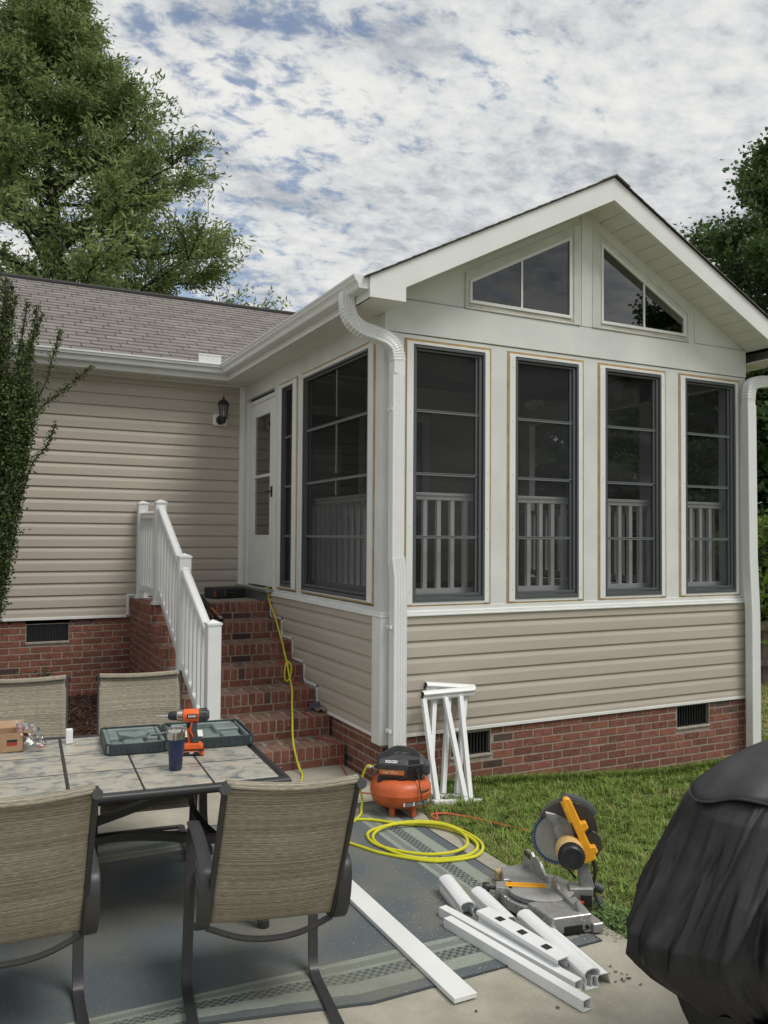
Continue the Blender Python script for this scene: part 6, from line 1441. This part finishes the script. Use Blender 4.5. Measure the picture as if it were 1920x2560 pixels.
for pts, dens, spread, sz, young in shoots:
    sp = [np.array(v) for v in smoothpath([tuple(p) for p in pts], 6)]; L_ = sum(np.linalg.norm(b - a) for a, b in zip(sp[:-1], sp[1:])); n = int(L_ * dens)
    for a, b in zip(sp[:-1], sp[1:]): v, f = tube_np(a, b, .007, .006, 5); SV.append(v); SF.append(f + k); k += len(v)
    t = rg.rand(n) ** .8; idx = t * (len(sp) - 1.001); i0 = idx.astype(int); fr_ = (idx - i0)[:, None]; A = np.array(sp); c = A[i0] * (1 - fr_) + A[i0 + 1] * fr_; dirv = A[np.minimum(i0 + 1, len(A) - 1)] - A[i0]; dirv /= np.linalg.norm(dirv, axis=1)[:, None] + 1e-9
    c = c + rg.normal(0, spread, (n, 3)) * (1 - .6 * t)[:, None]; d = dirv * .6 + rg.normal(0, .7, (n, 3)); d /= np.linalg.norm(d, axis=1)[:, None]; s = np.cross(d, rg.normal(0, 1, (n, 3))); s /= np.linalg.norm(s, axis=1)[:, None]; l = sz * rg.uniform(.7, 1.3, n)[:, None]
    q = np.stack([c, c + d * l * .5 + s * l * .3, c + d * l, c + d * l * .5 - s * l * .3], 1); ym = rg.rand(n) < young * (.4 + 1.2 * t); LV_.append(q[~ym].reshape(-1, 3)); LY_.append(q[ym].reshape(-1, 3))
for nm, arr, m in (('foliage', LV_, HLM), ('young_leaves', LY_, HTM)):
    A = np.concatenate(arr); npmesh(nm, A, np.arange(len(A)).reshape(-1, 4), m, HL)
npmesh('stems', np.concatenate(SV), np.concatenate(SF), BARK, HL)
# small plant by the brick base
PLT = thing('small_shrub', 'small leafy shrub in the mulch in front of the brick base', 'plant', (-2.27, 3.25, .15))
V = []; Fc = []
for i in range(26):
    a = rg.uniform(0, 6.28); el_ = rg.uniform(.3, 1.2); L_ = rg.uniform(.15, .36); tip = np.array([math.cos(a) * math.cos(el_), math.sin(a) * math.cos(el_) * .6, math.sin(el_)]) * L_ + np.array([0, 0, .12])
    for j in range(16):
        c = tip * rg.uniform(.35, 1.05) + rg.normal(0, .015, 3); d = rg.normal(0, .6, 3) + tip / L_; d /= np.linalg.norm(d); s = np.cross(d, rg.normal(0, 1, 3)); s /= np.linalg.norm(s); l = rg.uniform(.03, .055); k = len(V)
        V += [c, c + d * l * .5 + s * l * .2, c + d * l, c + d * l * .5 - s * l * .2]; Fc.append((k, k + 1, k + 2, k + 3))
npmesh('leaves', V, Fc, leaf_mat('shrub_leaf', (.075, .11, .04), (.03, .055, .02)), PLT)
M = MB()
for i in range(7): a = i * .9; M.tube([(0, 0, -.04), (math.cos(a) * .05, math.sin(a) * .03, .15), (math.cos(a) * .14, math.sin(a) * .08, .34)], [.006, .004, .002], 5)
M.build('stems', BARK, PLT, local=True)

# wooden fence at the right
FN = thing('wooden_fence', 'weathered grey wooden board fence far behind the right downspout', 'fence', (10.6, 5.1, -.95))
FW = mat('weathered_wood', (.12, .10, .078), .9, var=(5, .3), island=.3, bump=(40, .5), stretch=(4, 4, .5))
M = MB(); p, q = Vector((7.6, 7.2, 0)), Vector((17, .62, 0)); d = (q - p).normalized(); L_ = (q - p).length; n = int(L_ / .145)
for i in range(n):
    a = p + d * (i * .145); M.extr([(a.x, a.y, -1.3), *[(v.x, v.y, -1.3) for v in (a + d * .138, a + d * .138 + Vector((.012, .018, 0)), a + Vector((.012, .018, 0)))]], (0, 0, 1.62 + rnd.uniform(-.015, .015)))
M.build('boards', FW, FN, recalc=True)
M = MB()
for z in (.22, -.45): M.bar(p + Vector((-.03, -.04, z)), q + Vector((-.03, -.04, z)), .04, .09)
M.build('rail', FW, FN)
i = 0.
while i < L_: M = MB(); a = p + d * i + Vector((-.05, -.06, 0)); M.box(a.x - .045, a.x + .045, a.y - .045, a.y + .045, -1.3, .36); M.build('post', FW, FN); i += 2.4

# ------------------------------------------------------------------ world: sky with broken high cloud
W = bpy.data.worlds.new('World'); scene.world = W; W.use_nodes = True; nt = W.node_tree; N = nt.nodes; L = nt.links
bg = N['Background']; bg.inputs['Strength'].default_value = .10
SUN_EL, SUN_AZ = R(58), R(150)      # azimuth measured clockwise from +Y (behind and to the right of the camera)
sky = N.new('ShaderNodeTexSky'); sky.sky_type = 'NISHITA'; sky.sun_disc = False; sky.sun_elevation = SUN_EL; sky.sun_rotation = SUN_AZ; sky.air_density = 1.; sky.dust_density = 1.2
tc = N.new('ShaderNodeTexCoord'); sx = N.new('ShaderNodeSeparateXYZ'); L.new(tc.outputs['Generated'], sx.inputs[0])
def mth(op, a, b=None):
    n = N.new('ShaderNodeMath'); n.operation = op
    for i, q in enumerate((a, b)):
        if q is None: continue
        if isinstance(q, (int, float)): n.inputs[i].default_value = q
        else: L.new(q, n.inputs[i])
    return n.outputs[0]
zc = mth('ADD', mth('MAXIMUM', sx.outputs[2], 0), .22)
cb = N.new('ShaderNodeCombineXYZ'); L.new(mth('DIVIDE', sx.outputs[0], zc), cb.inputs[0]); L.new(mth('DIVIDE', sx.outputs[1], zc), cb.inputs[1]); cb.inputs[2].default_value = 3.7
def noise(sc, det, rough, dist=0, off=(0, 0, 0), scl=(1, 1, 1)):
    mp = N.new('ShaderNodeMapping'); mp.inputs['Location'].default_value = off; mp.inputs['Scale'].default_value = scl; mp.inputs['Rotation'].default_value = (0, 0, .5); L.new(cb.outputs[0], mp.inputs[0])
    n = N.new('ShaderNodeTexNoise'); n.inputs['Scale'].default_value = sc; n.inputs['Detail'].default_value = det; n.inputs['Roughness'].default_value = rough; n.inputs['Distortion'].default_value = dist; L.new(mp.outputs[0], n.inputs[0]); return n.outputs['Fac']
def rng_(x, a, b, c=0., d=1.):
    m = N.new('ShaderNodeMapRange'); m.interpolation_type = 'SMOOTHSTEP'; L.new(x, m.inputs[0]); m.inputs[1].default_value = a; m.inputs[2].default_value = b; m.inputs[3].default_value = c; m.inputs[4].default_value = d; return m.outputs[0]
puffs = noise(19, 7, .60, .25, scl=(1, 1.35, 1)); big = noise(1.3, 3, .5, .2, (3.1, .4, 0)); mid = noise(3.2, 6, .6, .3, (1, 5, 2), (1, 1.5, 1)); fine = noise(22, 5, .6, .2)
# broken patch centred on the sky above the ridge
dv = N.new('ShaderNodeVectorMath'); dv.operation = 'DOT_PRODUCT'; L.new(tc.outputs['Generated'], dv.inputs[0]); dv.inputs[1].default_value = Vector((.38, .83, .41)).normalized()
patch = rng_(dv.outputs['Value'], .93, .99)
dv2 = N.new('ShaderNodeVectorMath'); dv2.operation = 'DOT_PRODUCT'; L.new(tc.outputs['Generated'], dv2.inputs[0]); dv2.inputs[1].default_value = Vector((.10, .86, .50)).normalized()
patch2 = rng_(dv2.outputs['Value'], .95, .995)
cover = mth('SUBTRACT', mth('ADD', mth('MULTIPLY', puffs, .8), mth('MULTIPLY', big, .45)), mth('ADD', mth('MULTIPLY', patch, .09), mth('MULTIPLY', patch2, .03)))
cloud = rng_(cover, .37, .54, .24, 1.)
shade = rng_(mth('ADD', mth('MULTIPLY', mid, .55), mth('ADD', mth('MULTIPLY', puffs, .30), mth('MULTIPLY', fine, .15))), .36, .62)
cr = N.new('ShaderNodeValToRGB'); L.new(shade, cr.inputs[0]); e = cr.color_ramp.elements; e[0].position = 0; e[0].color = (.37, .40, .44, 1); e[1].position = 1; e[1].color = (.76, .76, .735, 1); x = e.new(.5); x.color = (.60, .62, .63, 1)
vs_ = N.new('ShaderNodeVectorMath'); vs_.operation = 'SCALE'; vs_.inputs[3].default_value = 8.1; L.new(cr.outputs[0], vs_.inputs[0])
sk = N.new('ShaderNodeVectorMath'); sk.operation = 'MULTIPLY'; L.new(sky.outputs[0], sk.inputs[0]); sk.inputs[1].default_value = (1.0, 1.0, 1.0)
mx = N.new('ShaderNodeMix'); mx.data_type = 'RGBA'; L.new(cloud, mx.inputs[0]); L.new(sk.outputs[0], mx.inputs[6]); L.new(vs_.outputs[0], mx.inputs[7]); L.new(mx.outputs[2], bg.inputs[0])
sun = bpy.data.lights.new('sun', 'SUN'); sun.energy = 1.7; sun.angle = R(26); sun.color = (1, .96, .9); so = bpy.data.objects.new('sun', sun); COL.objects.link(so)
sd_ = Vector((math.sin(SUN_AZ) * math.cos(SUN_EL), math.cos(SUN_AZ) * math.cos(SUN_EL), math.sin(SUN_EL))); so.rotation_euler = (-sd_).to_track_quat('-Z', 'Y').to_euler()

scene.view_settings.view_transform = 'Standard'; scene.view_settings.look = 'None'; scene.view_settings.exposure = .46; scene.view_settings.gamma = 1
try: scene.view_settings.use_curve_mapping = False
except Exception: pass
scene.render.engine = 'CYCLES'; scene.cycles.max_bounces = 8; scene.cycles.transparent_max_bounces = 24
